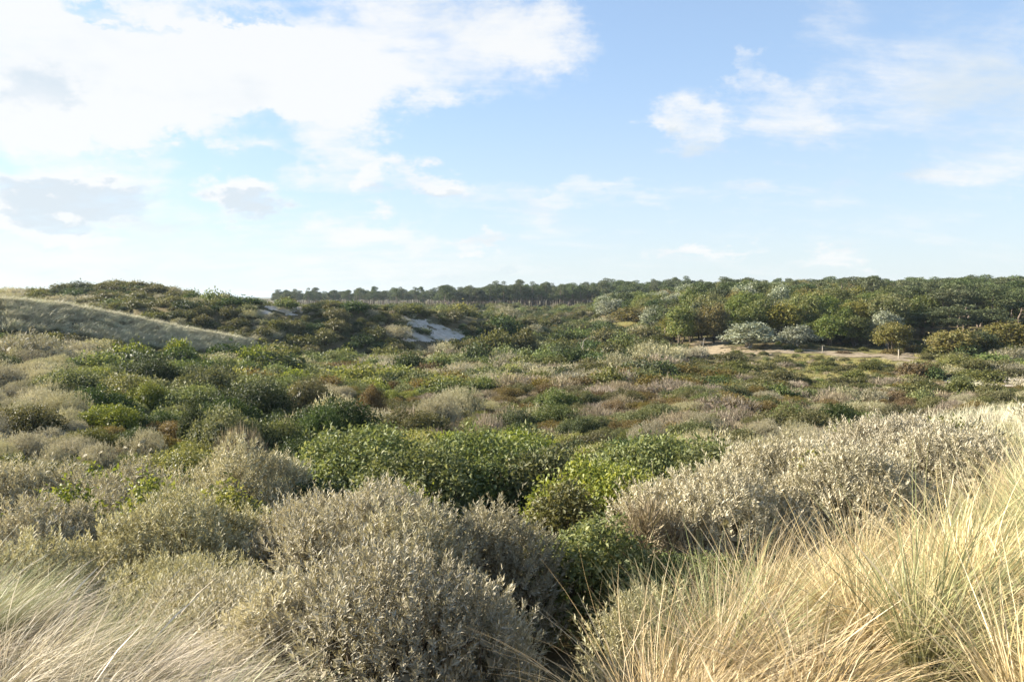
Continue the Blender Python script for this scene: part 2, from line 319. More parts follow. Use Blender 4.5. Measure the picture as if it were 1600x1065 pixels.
ppx, ppy, pd = project(V[:, 0], V[:, 1], V[:, 2])
mead = (in_ell(ppx, ppy, MEADOW) & (pd > 30) & (pd < 160)).astype(float)
FC3 = np.r_[np.c_[FC[:, 0], FC[:, 1], FC[:, 2]], np.c_[FC[:, 0], FC[:, 2], FC[:, 3]], fan[:, [0, 3, 2]]]
tag(link('ground', mesh_np('ground', V, FC3, MATS['ground'], {'meadow': mead}, smooth=True)), 'rolling dune ground of sandy litter and moss under the scrub', 'ground', kind='structure')

# bare sand: sheets that follow the ground, with ragged outlines
SANDS = [  # name, label, ellipses in picture coordinates
    ('sand_blowout', 'pale bare sand blowout on the shaded scrub hill', [(672, 521, 44, 13), (652, 505, 20, 10), (636, 497, 10, 6), (700, 524, 26, 9)]),
    ('sand_patch', 'small bare sand scar high on the hill beside a dark bush', [(435, 486, 36, 9), (455, 482, 22, 7)]),
    ('sand_patch', 'small pale sand hollow behind the scrub near the pines', [(738, 490, 26, 6)]),
    ('sand_path', 'sandy footpath running along the foot of the woodland', [(1115, 549, 50, 6), (1190, 548, 60, 5), (1250, 550, 50, 5), (1310, 552, 40, 4.5), (1360, 556, 40, 5), (1408, 559, 24, 8)]),
    ('sand_bank', 'bare brown sand bank under the woodland edge', [(1110, 536, 30, 8)]),
    ('sand_clearing', 'wide pale sand clearing beside the russet bush', [(1530, 594, 66, 11), (1600, 597, 70, 8)])]
SAND_MASK = []
for name, label, ells in SANDS:
    pts = []
    for cx_, cy_, rx, ry in ells:
        SAND_MASK.append((cx_, cy_, rx * 1.06, ry * 1.15 + 1))
        for a in np.linspace(0, 2 * math.pi, 16): pts.append(hit(cx_ + rx * math.cos(a), cy_ + ry * math.sin(a), 40, 330))
        pts.append(hit(cx_, cy_, 40, 330))
    pts = np.array(pts); dm = np.median(pts[:, 1]); pts = pts[np.abs(pts[:, 1] - dm) < 45]
    x0, y0 = pts[:, :2].min(0) - 2; x1, y1 = pts[:, :2].max(0) + 2
    st = 0.3; xs = np.arange(x0, x1, st); ys = np.arange(y0, y1, st); XX, YY = np.meshgrid(xs, ys)
    ZZ = ground_z(XX.ravel(), YY.ravel()).reshape(XX.shape)
    px, py, dd = project(XX, YY, ZZ)
    wob = (vnoise(XX, YY, 2.3) - .5) * 26 + (vnoise(XX, YY, .9) - .5) * 12; wob2 = (vnoise(XX + 40, YY, 2.9) - .5) * 7 + (vnoise(XX + 40, YY, 1.0) - .5) * 4
    keep = in_ell(px + wob, py + wob2, ells) & ~((vnoise(XX + 9, YY, 1.6) > .72))
    lift = .10 + .25 * np.clip(vnoise(XX, YY, 3.1) - .4, 0, 1)
    Vp = np.c_[XX.ravel(), YY.ravel(), (ZZ + lift * .4).ravel()]; idx = np.arange(XX.size).reshape(XX.shape)
    kc = keep[:-1, :-1]; q = np.stack([idx[:-1, :-1], idx[:-1, 1:], idx[1:, 1:], idx[1:, :-1]], -1)[kc]
    if len(q) == 0: continue
    used, inv = np.unique(q, return_inverse=True)
    tag(link(name, mesh_np(name, Vp[used], inv.reshape(-1, 4), MATS['brown_sand' if name in ('sand_path', 'sand_bank') else 'sand'], smooth=True)), label, 'sand', kind='structure')

# ------------------------------------------------------------------ plant generators (all return verts, faces, attrs)
def leaves(P, D, N, L, W, rnd, fold=.25):
    """diamond leaves: base P, direction D, blade normal N"""
    D = unit(D); S = unit(np.cross(D, N)); N = np.cross(S, D); n = len(P); L = L[:, None]; W = W[:, None]
    mid = P + D * L * .45 + N * W * fold
    v = np.stack([P, mid + S * W * .5, P + D * L, mid - S * W * .5], 1).reshape(-1, 3)
    b = np.arange(n)[:, None] * 4
    f = np.concatenate([b + [0, 1, 2], b + [0, 2, 3]], 1).reshape(-1, 3)
    return v, f, np.repeat(rnd, 4)
def dome_lobes(g, Rr, H, k, rmin=.26, rmax=.44):
    lb = []
    for i in range(k):
        rho = Rr * .74 * math.sqrt((i + .3) / k); a = i * 2.4 + g.uniform(-.5, .5)
        r = g.uniform(rmin, rmax) * Rr
        top = H * (1 - .55 * (rho / Rr) ** 2.2) * g.uniform(.84, 1.03)
        rz = max(top * .56, min(r, top)); lb.append((rho * math.cos(a), rho * math.sin(a), top - rz, r, r, rz))
    return np.array(lb)
def lobe_points(g, lb, n, lo=.82, hi=1.04, zmin=-.55, cut=.8):
    A = lb[:, 3] * (lb[:, 3] + lb[:, 5]) ; k = g.choice(len(lb), n, p=A / A.sum())
    d = unit(g.normal(size=(n, 3))); d = d[d[:, 2] > zmin]; k = k[:len(d)]
    s = g.uniform(lo, hi, len(d))[:, None]
    P = lb[k, :3] + d * lb[k, 3:] * s; N = unit(d / lb[k, 3:])
    ok = P[:, 2] > .02
    for q, l in enumerate(lb):
        ins = ((P - l[:3]) / l[3:]); ok &= ~(((ins ** 2).sum(1) < cut * cut) & (k != q))
    return P[ok], N[ok]
def tubes(paths, rads, sides=5):
    V, Fc = [], []; off = 0
    for P, rad in zip(paths, rads):
        P = np.asarray(P, float); n = len(P); tg = unit(np.gradient(P, axis=0)); ref = np.where(np.abs(tg[:, 2:]) > .9, [[1, 0, 0]], [[0, 0, 1]])
        a = unit(np.cross(tg, ref)); b = np.cross(tg, a); an = np.linspace(0, 2 * math.pi, sides, endpoint=False)
        ring = P[:, None] + np.asarray(rad)[:, None, None] * (np.cos(an)[None, :, None] * a[:, None] + np.sin(an)[None, :, None] * b[:, None])
        V.append(ring.reshape(-1, 3)); i, j = np.meshgrid(np.arange(n - 1), np.arange(sides), indexing='ij'); j2 = (j + 1) % sides
        Fc.append(off + np.stack([i * sides + j, i * sides + j2, (i + 1) * sides + j2, (i + 1) * sides + j], -1).reshape(-1, 4)); off += n * sides
    return np.concatenate(V), np.concatenate(Fc)
def bend(g, a, b, n=5, wob=.08):
    a = np.asarray(a, float); b = np.asarray(b, float); t = np.linspace(0, 1, n)[:, None]; L = np.linalg.norm(b - a)
    return a + (b - a) * t + np.sin(t * math.pi) * g.normal(size=(1, 3)) * wob * L + np.r_[np.zeros((1, 3)), g.normal(size=(n - 1, 3)) * wob * .3 * L]
def light_block_leaves(g, lb, per=26, size=.55):  # oversized dark leaf cards added inside the crown to stop light leaking through
    k = np.repeat(np.arange(len(lb)), per); d = unit(g.normal(size=(len(k), 3))); d[:, 2] = np.abs(d[:, 2]) * 1.0 - .35; d = unit(d)
    P = lb[k, :3] + d * lb[k, 3:] * g.uniform(.5, .72, (len(k), 1)); ok = P[:, 2] > .05; P = P[ok]; d = d[ok]; k = k[ok]; L = lb[k, 3] * size * g.uniform(.7, 1.2, len(P))
    D = unit(np.cross(d, g.normal(size=d.shape))); return leaves(P - D * L[:, None] * .5, D, d + g.normal(size=d.shape) * .25, L, L * .75, g.uniform(0, .12, len(P)), .1)
def merge(a, b): return np.r_[a[0], b[0]], np.r_[a[1], b[1] + len(a[0])], np.r_[a[2], b[2]]
def stems(g, lb, r0=.03, twigs=120, sides=4):
    paths, rads = [], []
    for l in lb:
        tip = l[:3] + (0, 0, l[5] * .5); paths.append(bend(g, (l[0] * .12, l[1] * .12, -.05), tip, 6, .07)); rads.append(np.linspace(r0, r0 * .35, 6))
        for _ in range(max(1, twigs // len(lb))):
            d = unit(g.normal(size=3) + (0, 0, .6)); e = l[:3] + d * l[3:] * g.uniform(.9, 1.12); paths.append(bend(g, l[:3] * (1, 1, .7), e, 4, .06)); rads.append(np.linspace(r0 * .3, r0 * .07, 4))
    return tubes(paths, rads, sides)
def silver_foliage(g, lb, dens, leafL, nl, shootL):
    """upright shoots closely set with narrow leaves, as on sea buckthorn"""
    A = (4 * lb[:, 3] * (lb[:, 3] + lb[:, 5])).sum(); n = int(A * dens)
    P, N = lobe_points(g, lb, n, .86, 1.06); Pi, Ni = lobe_points(g, lb, int(n * .35), .55, .86, -.4, .5); P = np.r_[P, Pi]; N = np.r_[N, Ni]
    n = len(P); ax = unit(N * g.uniform(.4, 1.1, (n, 1)) + (0, 0, .95) + g.normal(size=(n, 3)) * .32)
    Ls = shootL * g.uniform(.5, 1.5, n); Ls[g.random(n) < .05] *= 1.9
    t = np.tile(((np.arange(nl) + .5) / nl) ** .7, (n, 1)) + g.uniform(-.03, .03, (n, nl))
    ang = np.arange(nl)[None] * 2.4 + g.uniform(0, 6.3, (n, 1)) + g.normal(size=(n, nl)) * .3
    a = unit(np.cross(ax, unit(g.normal(size=(n, 3))))); b = np.cross(ax, a)
    rad = np.cos(ang)[..., None] * a[:, None] + np.sin(ang)[..., None] * b[:, None]
    phi = np.radians(62 - 34 * t + g.normal(size=t.shape) * 8)[..., None]
    D = ax[:, None] * np.cos(phi) + rad * np.sin(phi)
    B = P[:, None] + ax[:, None] * (Ls[:, None] * t)[..., None]
    Nn = ax[:, None] * np.sin(phi) - rad * np.cos(phi) + g.normal(size=D.shape) * .25
    m = n * nl; sh = np.repeat(g.normal(size=n) * .13, nl)
    rnd = np.clip(.5 + sh + g.normal(size=m) * .2, 0, 1)
    L = leafL * g.uniform(.65, 1.25, m) * np.repeat(.8 + .4 * g.random(n), nl)
    return leaves(B.reshape(-1, 3), D.reshape(-1, 3), Nn.reshape(-1, 3), L, L * .27, rnd)
def broad_foliage(g, lb, n, leafL, ratio=.55, spread=.75, up=.35, cl=5):
    """broad leaves in small sprays turned outwards"""
    k = max(1, n // cl)
    P, N = lobe_points(g, lb, k, .84, 1.05); Pi, Ni = lobe_points(g, lb, int(k * .35), .5, .84, -.4, .5); P = np.r_[P, Pi]; N = np.r_[N, Ni]
    sh = np.repeat(g.normal(size=len(P)) * .15, cl); P = np.repeat(P, cl, 0); N = np.repeat(N, cl, 0); m = len(P)
    ax = unit(N + (0, 0, up) + g.normal(size=(m, 3)) * .35)
    D = unit(g.normal(size=(m, 3)) * 1.0 + N * .35 - (0, 0, .12)); P = P + g.normal(size=(m, 3)) * leafL * .75
    Nn = unit(ax + g.normal(size=(m, 3)) * spread * .6)
    L = leafL * g.uniform(.6, 1.3, m)
    return leaves(P, D, Nn, L, L * ratio, np.clip(.5 + sh + g.normal(size=m) * .2, 0, 1))
def twig_foliage(g, lb, n, L0):
    """fine bare upright twigs with a few withered leaves"""
    P, N = lobe_points(g, lb, n, .6, 1.0); m = len(P); D = unit(N * .8 + (0, 0, .7) + g.normal(size=(m, 3)) * .4); L = L0 * g.uniform(.5, 1.6, m)
    return leaves(P, D, unit(g.normal(size=(m, 3))), L, np.maximum(L * .07, L0 * .05), g.random(m))
def tussock(g, n, Lm, wd, radius, lean=(.30, 0.0), spread=.55, seg=6, droop=.55, heads=0):
    a = g.uniform(0, 2 * math.pi, n); rr = radius * np.sqrt(g.random(n)); P = np.c_[rr * np.cos(a), rr * np.sin(a), np.full(n, -.05)]
    out = np.c_[np.cos(a), np.sin(a)] * (rr / radius)[:, None] * spread + g.normal(size=(n, 2)) * .17 + np.array(lean)[None] * .6
    L = Lm * g.uniform(.5, 1.2, n); W = wd * g.uniform(.6, 1.3, n); D = unit(np.c_[out, np.ones(n)])
    tn = np.linspace(0, 1, seg + 1); pts = [P]; dr = droop * g.uniform(.3, 1.7, n)
    hd = unit(np.c_[D[:, :2] + np.array(lean)[None] * .9 + g.normal(size=(n, 2)) * .1, np.zeros(n)])
    if heads:
        L[:heads] = Lm * g.uniform(1.0, 1.3, heads); dr[:heads] *= .35; W[:heads] *= 1.1
    kink = np.where(g.random(n) < .16, g.uniform(.35, .85, n), 9.); kd = unit(np.c_[g.normal(size=(n, 2)), g.uniform(-1.2, .2, n)])
    for s in range(seg):
        dd = unit((kink < tn[s + 1])[:, None] * kd * 1.3 + D + hd * (dr * tn[s + 1] ** 1.3 * 1.6)[:, None] - np.c_[np.zeros((n, 2)), dr * tn[s + 1] ** 2 * .9]); pts.append(pts[-1] + dd * (L / seg)[:, None])
    pts = np.stack(pts, 1)
    ph = g.uniform(0, math.pi, n); side = np.c_[np.cos(ph), np.sin(ph), np.zeros(n)]
    tap = np.tile((1 - tn ** 1.6 * .9)[None], (n, 1))
    if heads: tap[:heads] = np.where((tn > .74) & (tn < .99), 1.7, .7)[None]; tap[:heads, -1] = .5
    off = side[:, None] * (W[:, None] * tap * .5)[..., None]
    v = np.stack([pts - off, pts + off], 2).reshape(-1, 3)                       # n,(seg+1),2
    b = (np.arange(n) * (seg + 1) * 2)[:, None, None]; s = (np.arange(seg) * 2)[None, :, None]
    f = (b + s + np.array([0, 1, 3, 2])[None, None]).reshape(-1, 4)
    rn = np.clip(g.beta(2.2, 1.8, n), 0, 1)
    if heads: rn[:heads] = .9
    return v, f, {'rnd': np.repeat(rn, (seg + 1) * 2), 'along': np.tile(np.repeat(tn, 2), n)}

# ------------------------------------------------------------------ shared plant meshes
print('terrain', round(time.time() - T0, 1))
def kind_foliage(g, kind, lb, lod):
    """lod 0 = a few metres away, 1 = across the hollow, 2 = on the far slopes"""
    if kind == 'silver': return silver_foliage(g, lb, *[(330, .046, 15, .12), (150, .06, 8, .14), (22, .17, 6, .34)][lod])
    if kind == 'twiggy': return twig_foliage(g, lb, [9000, 3800, 900][lod], [.13, .22, .42][lod])
    A = (4 * lb[:, 3] * (lb[:, 3] + lb[:, 5])).sum()
    n = int(A * [1500, 700, 110][lod]); L = [.052, .072, .19][lod]
    return broad_foliage(g, lb, n, L, .55 if kind != 'russet' else .5)
KINDS = ['silver', 'green', 'dark', 'lime', 'russet', 'twiggy', 'olive']
SHRUB = {}
for kk, kind in enumerate(KINDS):
    for lod in (1, 2):
        for v in range(3 if lod == 1 else 2):
            g = np.random.default_rng(100 + kk * 10 + lod * 3 + v)
            lb = dome_lobes(g, 1.25, [1.25, 1.35, 1.15][v], [8, 6, 10][v], .34, .5)
            vv, ff, rn = merge(kind_foliage(g, kind, lb, lod), light_block_leaves(g, lb, 10 if kind == 'twiggy' else 26)); fol = mesh_np(f'{kind}_foliage', vv, ff, MATS[kind], {'rnd': rn})
            sv, sf = stems(g, lb, .035, 60 if lod == 1 else 8, 3)
            SHRUB.setdefault((kind, lod), []).append((fol, mesh_np('branches', sv, sf, MATS['twig'])))
def tree_mesh(g, style, H, Wd):
    """returns crown arrays and trunk arrays for a tree of height H and crown width Wd"""
    paths, rads, lb = [], [], []
    if style == 'pine':
        lean = g.normal(size=2) * .06 * H; top = np.array([lean[0], lean[1], H * .93]); tr = bend(g, (0, 0, -.2), top, 8, .035)
        paths.append(tr); rads.append(np.linspace(H * .022, H * .006, 8))
        for q in range(13):
            f = g.uniform(.48, .99); b = tr[0] + (top - tr[0]) * f; a = g.uniform(0, 6.3); ln = Wd * .5 * g.uniform(.35, 1.0) * (1.25 - .75 * max(0, f - .55) / .45)
            e = b + (math.cos(a) * ln, math.sin(a) * ln, H * g.uniform(.0, .07)); paths.append(bend(g, b, e, 4, .06)); rads.append(np.linspace(H * .007, H * .002, 4))
            r = Wd * g.uniform(.13, .22); lb.append((e[0], e[1], e[2], r * 1.25, r * 1.25, r * .6))
        lb.append((top[0], top[1], H * .95, Wd * .22, Wd * .22, H * .06))
    else:
        for q in range(3 if style == 'bushy' else 2):
            a = g.uniform(0, 6.3); e = (math.cos(a) * Wd * .14, math.sin(a) * Wd * .14, H * .6); paths.append(bend(g, (math.cos(a) * .1, math.sin(a) * .1, -.2), e, 6, .06)); rads.append(np.linspace(H * .024, H * .010, 6))
        K = 17
        for q in range(K):
            f = (q + .5) / K; a = q * 2.4 + g.uniform(-.4, .4); zc = H * (.28 + .60 * f); env = math.sqrt(max(.06, 1 - ((f - .35) / .72) ** 2))
            rho = Wd * .36 * env * math.sqrt(g.uniform(.25, 1)); r = Wd * g.uniform(.12, .20); e = np.array((rho * math.cos(a), rho * math.sin(a), zc))
            lb.append((*e, r, r, min(r * .85, H * .16))); b = np.array((0, 0, H * (.2 + .35 * f))); paths.append(bend(g, b, e, 4, .07)); rads.append(np.linspace(H * .009, H * .003, 4))
    return np.array(lb), tubes(paths, rads, 5)
TREE = {}
for kind, style, n, dims in (('pine', 'pine', 5, (9.5, 5.0)), ('oak', 'bushy', 4, (6.0, 5.4)), ('golden', 'bushy', 3, (5.5, 5.2)), ('poplar', 'bushy', 3, (5.5, 4.8)), ('dark', 'bushy', 3, (5.5, 5.0))):
    for v in range(n):
        g = np.random.default_rng(700 + len(TREE) * 31 + v * 7 + len(kind))
        H, Wd = dims; lb, (tv, tf) = tree_mesh(g, style, H, Wd)
        if kind == 'pine':
            P, N = lobe_points(g, lb, 3000, .5, 1.05, -.9, .3); m_ = len(P); D = unit(N * .6 + g.normal(size=(m_, 3)) * .7 + (0, 0, .5)); L = .34 * g.uniform(.6, 1.3, m_)
            vv, ff, rn = leaves(P, D, unit(g.normal(size=(m_, 3)) * .6 + N + (0, 0, .5)), L, L * .42, np.clip(g.normal(.5, .22, m_), 0, 1))
        else:
            vv, ff, rn = merge(broad_foliage(g, lb, 3600, .27, .6, .8, .4, 4), light_block_leaves(g, lb, 18))
        bark = {'pine': 'pine_bark', 'poplar': 'pale_bark'}.get(kind, 'bark')
        TREE.setdefault(kind, []).append((mesh_np(f'{kind}_crown', vv, ff, MATS[kind], {'rnd': rn}), mesh_np('trunk', tv, tf, MATS[bark], smooth=True), H, Wd))
print('plants', round(time.time() - T0, 1))

# ------------------------------------------------------------------ where everything stands
# shrubs: list of dict(kind, x, y, z, r, h, label?, group?)
PLACED = []; GRID = {}
def occupied(x, y, r, f=.62):
    c = 3.0
    for i in range(int((x - r - 3) // c), int((x + r + 3) // c) + 1):
        for j in range(int((y - r - 3) // c), int((y + r + 3) // c) + 1):
            for (a, b, q) in GRID.get((i, j), ()):
                if (a - x) ** 2 + (b - y) ** 2 < (f * (q + r)) ** 2: return True
    return False
def occupy(x, y, r): GRID.setdefault((int(x // 3.0), int(y // 3.0)), []).append((x, y, r))
EMPTY_N = [0]
def root(name, loc, rz=0.0):
    o = bpy.data.objects.new(name, None); COL.objects.link(o); o.location = loc; o.rotation_euler = (0, 0, rz); o.empty_display_size = .3; return o
NAME = {'silver': 'sea_buckthorn', 'green': 'green_shrub', 'dark': 'dark_green_shrub', 'lime': 'lime_green_shrub', 'russet': 'russet_shrub', 'twiggy': 'bare_twig_shrub', 'olive': 'olive_shrub'}

HEROES = [  # kind, px, top py, width px, depth, label
    ('silver', 590, 866, 430, 4.3, 'large silvery sea buckthorn dome between the two marram grass banks'),
    ('silver', 545, 765, 400, 7.2, 'broad sea buckthorn directly behind the silvery dome between the grass banks'),
    ('silver', 255, 778, 320, 7.4, 'rounded sea buckthorn with a shaded flank behind the grey grass bank'),
    ('silver', 770, 782, 240, 7.6, 'sea buckthorn standing against the bright green shrub with the deep shadow'),
    ('silver', 1010, 918, 180, 5.0, 'small sea buckthorn at the edge of the straw grass bank, beside the dark gap'),
    ('green', 925, 795, 235, 8.2, 'fresh green leafy shrub with deep shadow under it, between sea buckthorns'),
    ('twiggy', 1020, 772, 170, 9.2, 'grey brown half bare twig shrub behind the fresh green leafy shrub'),
    ('silver', 1120, 732, 310, 9.8, 'tall sea buckthorn wall rising behind the blue green grass tussocks'),
    ('silver', 1255, 700, 280, 11.5, 'sea buckthorn with a small green sprig on the bank of the straw grass'),
    ('silver', 1420, 664, 330, 14.0, 'long sea buckthorn thicket behind the straw grass crest'),
    ('silver', 1345, 705, 250, 10.2, 'sea buckthorn crowding the upper edge of the straw grass bank'),
    ('silver', 1510, 668, 190, 11.5, 'sea buckthorn beside the lone pale grass tussock on the crest'),
    ('lime', 930, 712, 260, 12.0, 'yellow green leafy shrub in the middle of the green thicket'),
    ('green', 760, 674, 330, 15.0, 'big glossy green shrub forming the heart of the green thicket'),
    ('green', 1045, 676, 270, 16.5, 'green shrub closing the thicket beside the sea buckthorn wall'),
    ('green', 560, 664, 250, 17.0, 'deep green shrub at the shaded end of the green thicket'),
    ('dark', 500, 738, 150, 11.5, 'dark green shrub tucked between two sea buckthorns'),
    ('lime', 630, 745, 130, 12.0, 'small yellow green shrub between sea buckthorn and the glossy green shrub'),
    ('silver', 365, 697, 270, 11.5, 'wide low sea buckthorn mound behind the lime green sprigs'),
    ('lime', 345, 742, 150, 9.3, 'lime green shrub poking up behind the rounded sea buckthorn'),
    ('lime', 235, 738, 140, 9.6, 'lime green sprigs beside the wide low sea buckthorn mound'),
    ('lime', 95, 745, 120, 9.7, 'small lime green shrub surrounded by sea buckthorn'),
    ('silver', 50, 775, 220, 8.8, 'sea buckthorn behind the grey marram bank with a lime shrub at its side'),
    ('silver', 150, 775, 170, 10.4, 'sea buckthorn between two lime green shrubs'),
    ('silver', 30, 722, 230, 12.5, 'sea buckthorn mound on the slope above the grey marram bank'),
    ('silver', 190, 728, 190, 12.0, 'low sea buckthorn mound beside the wide low mound'),
    ('silver', 30, 838, 210, 6.6, 'sea buckthorn half hidden by the windblown grey grass'),
    ('silver', 455, 790, 180, 8.4, 'sea buckthorn shoulder next to the dark green shrub'),
    ('silver', 450, 905, 280, 4.7, 'low sea buckthorn shoulder joining the silvery dome to the grey grass'),
    ('silver', 735, 918, 250, 4.7, 'ragged sea buckthorn flank running down towards the dark gap'),
    ('silver', 640, 790, 230, 6.6, 'sea buckthorn crown overlapping the broad one behind the silvery dome'),
    ('green', 655, 688, 230, 13.5, 'green shrub on the sunny side of the glossy green shrub'),
    ('green', 850, 690, 210, 14.2, 'green shrub between the glossy shrub and the yellow green one'),
    ('lime', 1015, 728, 180, 11.6, 'yellow green shrub behind the half bare twig shrub'),
    ('olive', 880, 745, 160, 10.8, 'olive green shrub in front of the yellow green thicket shrub'),
    ('green', 1120, 690, 150, 15.0, 'small green shrub at the corner of the thicket and the buckthorn wall'),
    ('lime', 690, 885, 65, 5.5, 'tiny bright green sprig growing out of the sea buckthorn'),
    ('lime', 1280, 698, 75, 10.9, 'little green sprig rising from the sea buckthorn bank'),
]
MIDS = [  # kind, px, top py, width px, depth
    ('dark', 520, 612, 110, 31), ('dark', 500, 622, 80, 29), ('green', 392, 572, 130, 40), ('dark', 385, 588, 112, 35), ('olive', 482, 584, 78, 39), ('russet', 580, 592, 40, 42),
    ('green', 300, 590, 90, 36), ('lime', 190, 583, 90, 37), ('lime', 225, 590, 70, 36), ('dark', 330, 560, 100, 44), ('green', 350, 635, 110, 25), ('green', 430, 640, 90, 25), ('dark', 300, 632, 60, 27),
    ('lime', 200, 535, 60, 62), ('lime', 280, 528, 40, 66), ('green', 150, 552, 60, 52), ('lime', 395, 540, 46, 66), ('green', 700, 665, 90, 22), ('lime', 660, 660, 80, 21),
    ('silver', 720, 602, 66, 42), ('silver', 690, 612, 70, 38), ('dark', 636, 551, 56, 78), ('lime', 560, 568, 80, 60), ('lime', 700, 585, 60, 54), ('green', 830, 556, 44, 84), ('dark', 800, 632, 80, 33), ('dark', 905, 645, 80, 30), ('green', 870, 628, 70, 34),
    ('russet', 1440, 568, 56, 72), ('dark', 1460, 572, 40, 71), ('dark', 1310, 623, 84, 33), ('green', 1236, 628, 62, 33), ('russet', 1070, 570, 56, 66), ('russet', 1130, 576, 46, 64), ('russet', 960, 622, 46, 38), ('russet', 1060, 625, 36, 38),
    ('silver', 1095, 645, 80, 28), ('silver', 1200, 652, 70, 27), ('silver', 1020, 655, 70, 26), ('green', 1120, 690, 90, 19), ('green', 1350, 668, 110, 22), ('olive', 1160, 668, 80, 23), ('twiggy', 940, 598, 80, 46), ('twiggy', 1050, 592, 90, 47), ('twiggy', 760, 640, 70, 31), ('twiggy', 370, 655, 90, 24),
    ('dark', 373, 470, 62, 128), ('green', 330, 454, 42, 138), ('green', 352, 458, 30, 136), ('dark', 297, 446, 34, 146), ('green', 608, 478, 40, 150), ('lime', 720, 474, 40, 160), ('green', 690, 476, 36, 158), ('dark', 785, 487, 60, 150), ('olive', 775, 508, 66, 118), ('dark', 745, 535, 40, 92), ('green', 790, 540, 36, 92), ('olive', 820, 510, 50, 120),
    ('green', 905, 514, 44, 125), ('dark', 880, 516, 40, 124), ('olive', 945, 515, 46, 122), ('green', 975, 520, 50, 120), ('olive', 1015, 512, 60, 124), ('dark', 880, 537, 36, 100), ('dark', 1510, 536, 60, 92), ('lime', 1500, 558, 70, 84), ('green', 1555, 552, 60, 86), ('silver', 1585, 545, 60, 88), ('russet', 1395, 545, 30, 100), ('russet', 1320, 548, 26, 100),
]
def place_px(kind, px, py, wpx, d, lo=.5, hi=3.4):
    top = unproj(px, py, d); r = wpx * d / F / 2
    x, y = top[0], top[1] + r * .25
    zg = gz1(x, y); h = float(np.clip(top[2] - zg, max(lo, r * .45), hi)); return dict(kind=kind, x=x, y=y, z=zg, r=r, h=h, d=d, px=px, py=py, w=wpx)
# hero shrubs: each has a mesh of its own at its real size
for q, (kind, px, py, wpx, d, label) in enumerate(HEROES):
    s = place_px(kind, px, py, wpx, d, .5, 2.6); g = np.random.default_rng(900 + q)
    k = int(np.clip(9 + s['r'] * 9, 8, 26)); lb = dome_lobes(g, s['r'], s['h'], k, .24, .40)
    o = root(NAME[kind], (s['x'], s['y'], s['z'] - .05), g.uniform(0, .01)); tag(o, label, 'shrub', None)
    fine = max(1.0, d / 5.0)
    if kind == 'silver': vv, ff, rn = silver_foliage(g, lb, 430 / fine ** 1.25, .040 * fine ** .55, 14, .105 * fine ** .45)
    elif kind == 'twiggy': vv, ff, rn = twig_foliage(g, lb, 14000, .15)
    else: A = (4 * lb[:, 3] * (lb[:, 3] + lb[:, 5])).sum(); vv, ff, rn = broad_foliage(g, lb, int(A * 2600 / fine ** 1.5), .042 * fine ** .75, .5)
    vv, ff, rn = merge((vv, ff, rn), light_block_leaves(g, lb, 40 if kind != 'twiggy' else 10, .35))
    tag(link('foliage', mesh_np('foliage', vv, ff, MATS[kind], {'rnd': rn}), o), kind='stuff')
    sv, sf = stems(g, lb, .022, int(60 * s['r']) + 20, 4); link('branches', mesh_np('branches', sv, sf, MATS['twig']), o)
    PLACED.append(s); occupy(s['x'], s['y'], s['r'])
    if s['r'] > 1.0:
        for a in range(6): occupy(s['x'] + s['r'] * .5 * math.cos(a), s['y'] + s['r'] * .5 * math.sin(a), s['r'] * .5)
print('heroes', round(time.time() - T0, 1))
SCAT = []
for kind, px, py, wpx, d in MIDS:
    if 290 < px < 830 and d > 115: d *= .86
    s = place_px(kind, px, py, wpx, d); SCAT.append(s); occupy(s['x'], s['y'], s['r'] * .9)

GRASS_R = np.array([(760, 1130), (820, 1050), (880, 1010), (960, 975), (1030, 925), (1110, 880), (1190, 845), (1310, 795), (1420, 765), (1520, 735), (1570, 705), (1640, 680), (2400, 640), (2400, 1600), (760, 1600)], float)
GRASS_L = np.array([(-700, 840), (-60, 860), (60, 885), (120, 915), (200, 925), (330, 945), (375, 1000), (385, 1100), (385, 1600), (-700, 1600)], float)
RIDGE = np.array([(-300, 452), (0, 464), (100, 474), (200, 492), (300, 512), (380, 527), (450, 541), (400, 550), (300, 548), (230, 542), (150, 532), (90, 520), (0, 518), (-300, 520)], float)
def in_poly(px, py, poly):
    px = np.atleast_1d(px); py = np.atleast_1d(py); ins = np.zeros(len(px), bool); n = len(poly); k = n - 1
    for q in range(n):
        xi, yi = poly[q]; xj, yj = poly[k]; c = ((yi > py) != (yj > py)) & (px < (xj - xi) * (py - yi) / ((yj - yi) or 1e-9) + xi); ins ^= c; k = q
    return ins
ZONES = [  # ellipse, weights, height factor
    ((640, 725, 560, 70), dict(green=.5, lime=.25, dark=.25), 1.0),
    ((300, 600, 200, 70), dict(green=.4, dark=.25, lime=.15, silver=.1, russet=.1), 1.0),
    ((620, 575, 190, 28), dict(lime=.3, green=.35, russet=.12, silver=.15, olive=.08), .9),
    ((470, 560, 120, 22), dict(green=.3, olive=.3, lime=.15, silver=.25), .9),
    ((900, 520, 230, 40), dict(green=.3, dark=.25, olive=.3, silver=.1, russet=.05), 1.0),
    ((940, 485, 130, 14), dict(russet=.55, olive=.35, green=.1), .8),
    ((1320, 566, 270, 36), dict(russet=.2, twiggy=.16, olive=.42, silver=.04, green=.18), .6),
    ((1540, 562, 100, 30), dict(green=.35, lime=.2, olive=.3, russet=.15), .8),
    ((1280, 620, 400, 44), dict(olive=.33, twiggy=.2, silver=.1, russet=.13, green=.12, dark=.12), .8),
    ((900, 615, 340, 60), dict(silver=.32, twiggy=.16, olive=.19, russet=.1, green=.13, dark=.10), .85),
    ((400, 490, 420, 62), dict(dark=.30, olive=.42, silver=.11, twiggy=.06, green=.11), .85)]
DEFAULT = dict(silver=.74, twiggy=.05, olive=.08, green=.06, lime=.03, dark=.04)
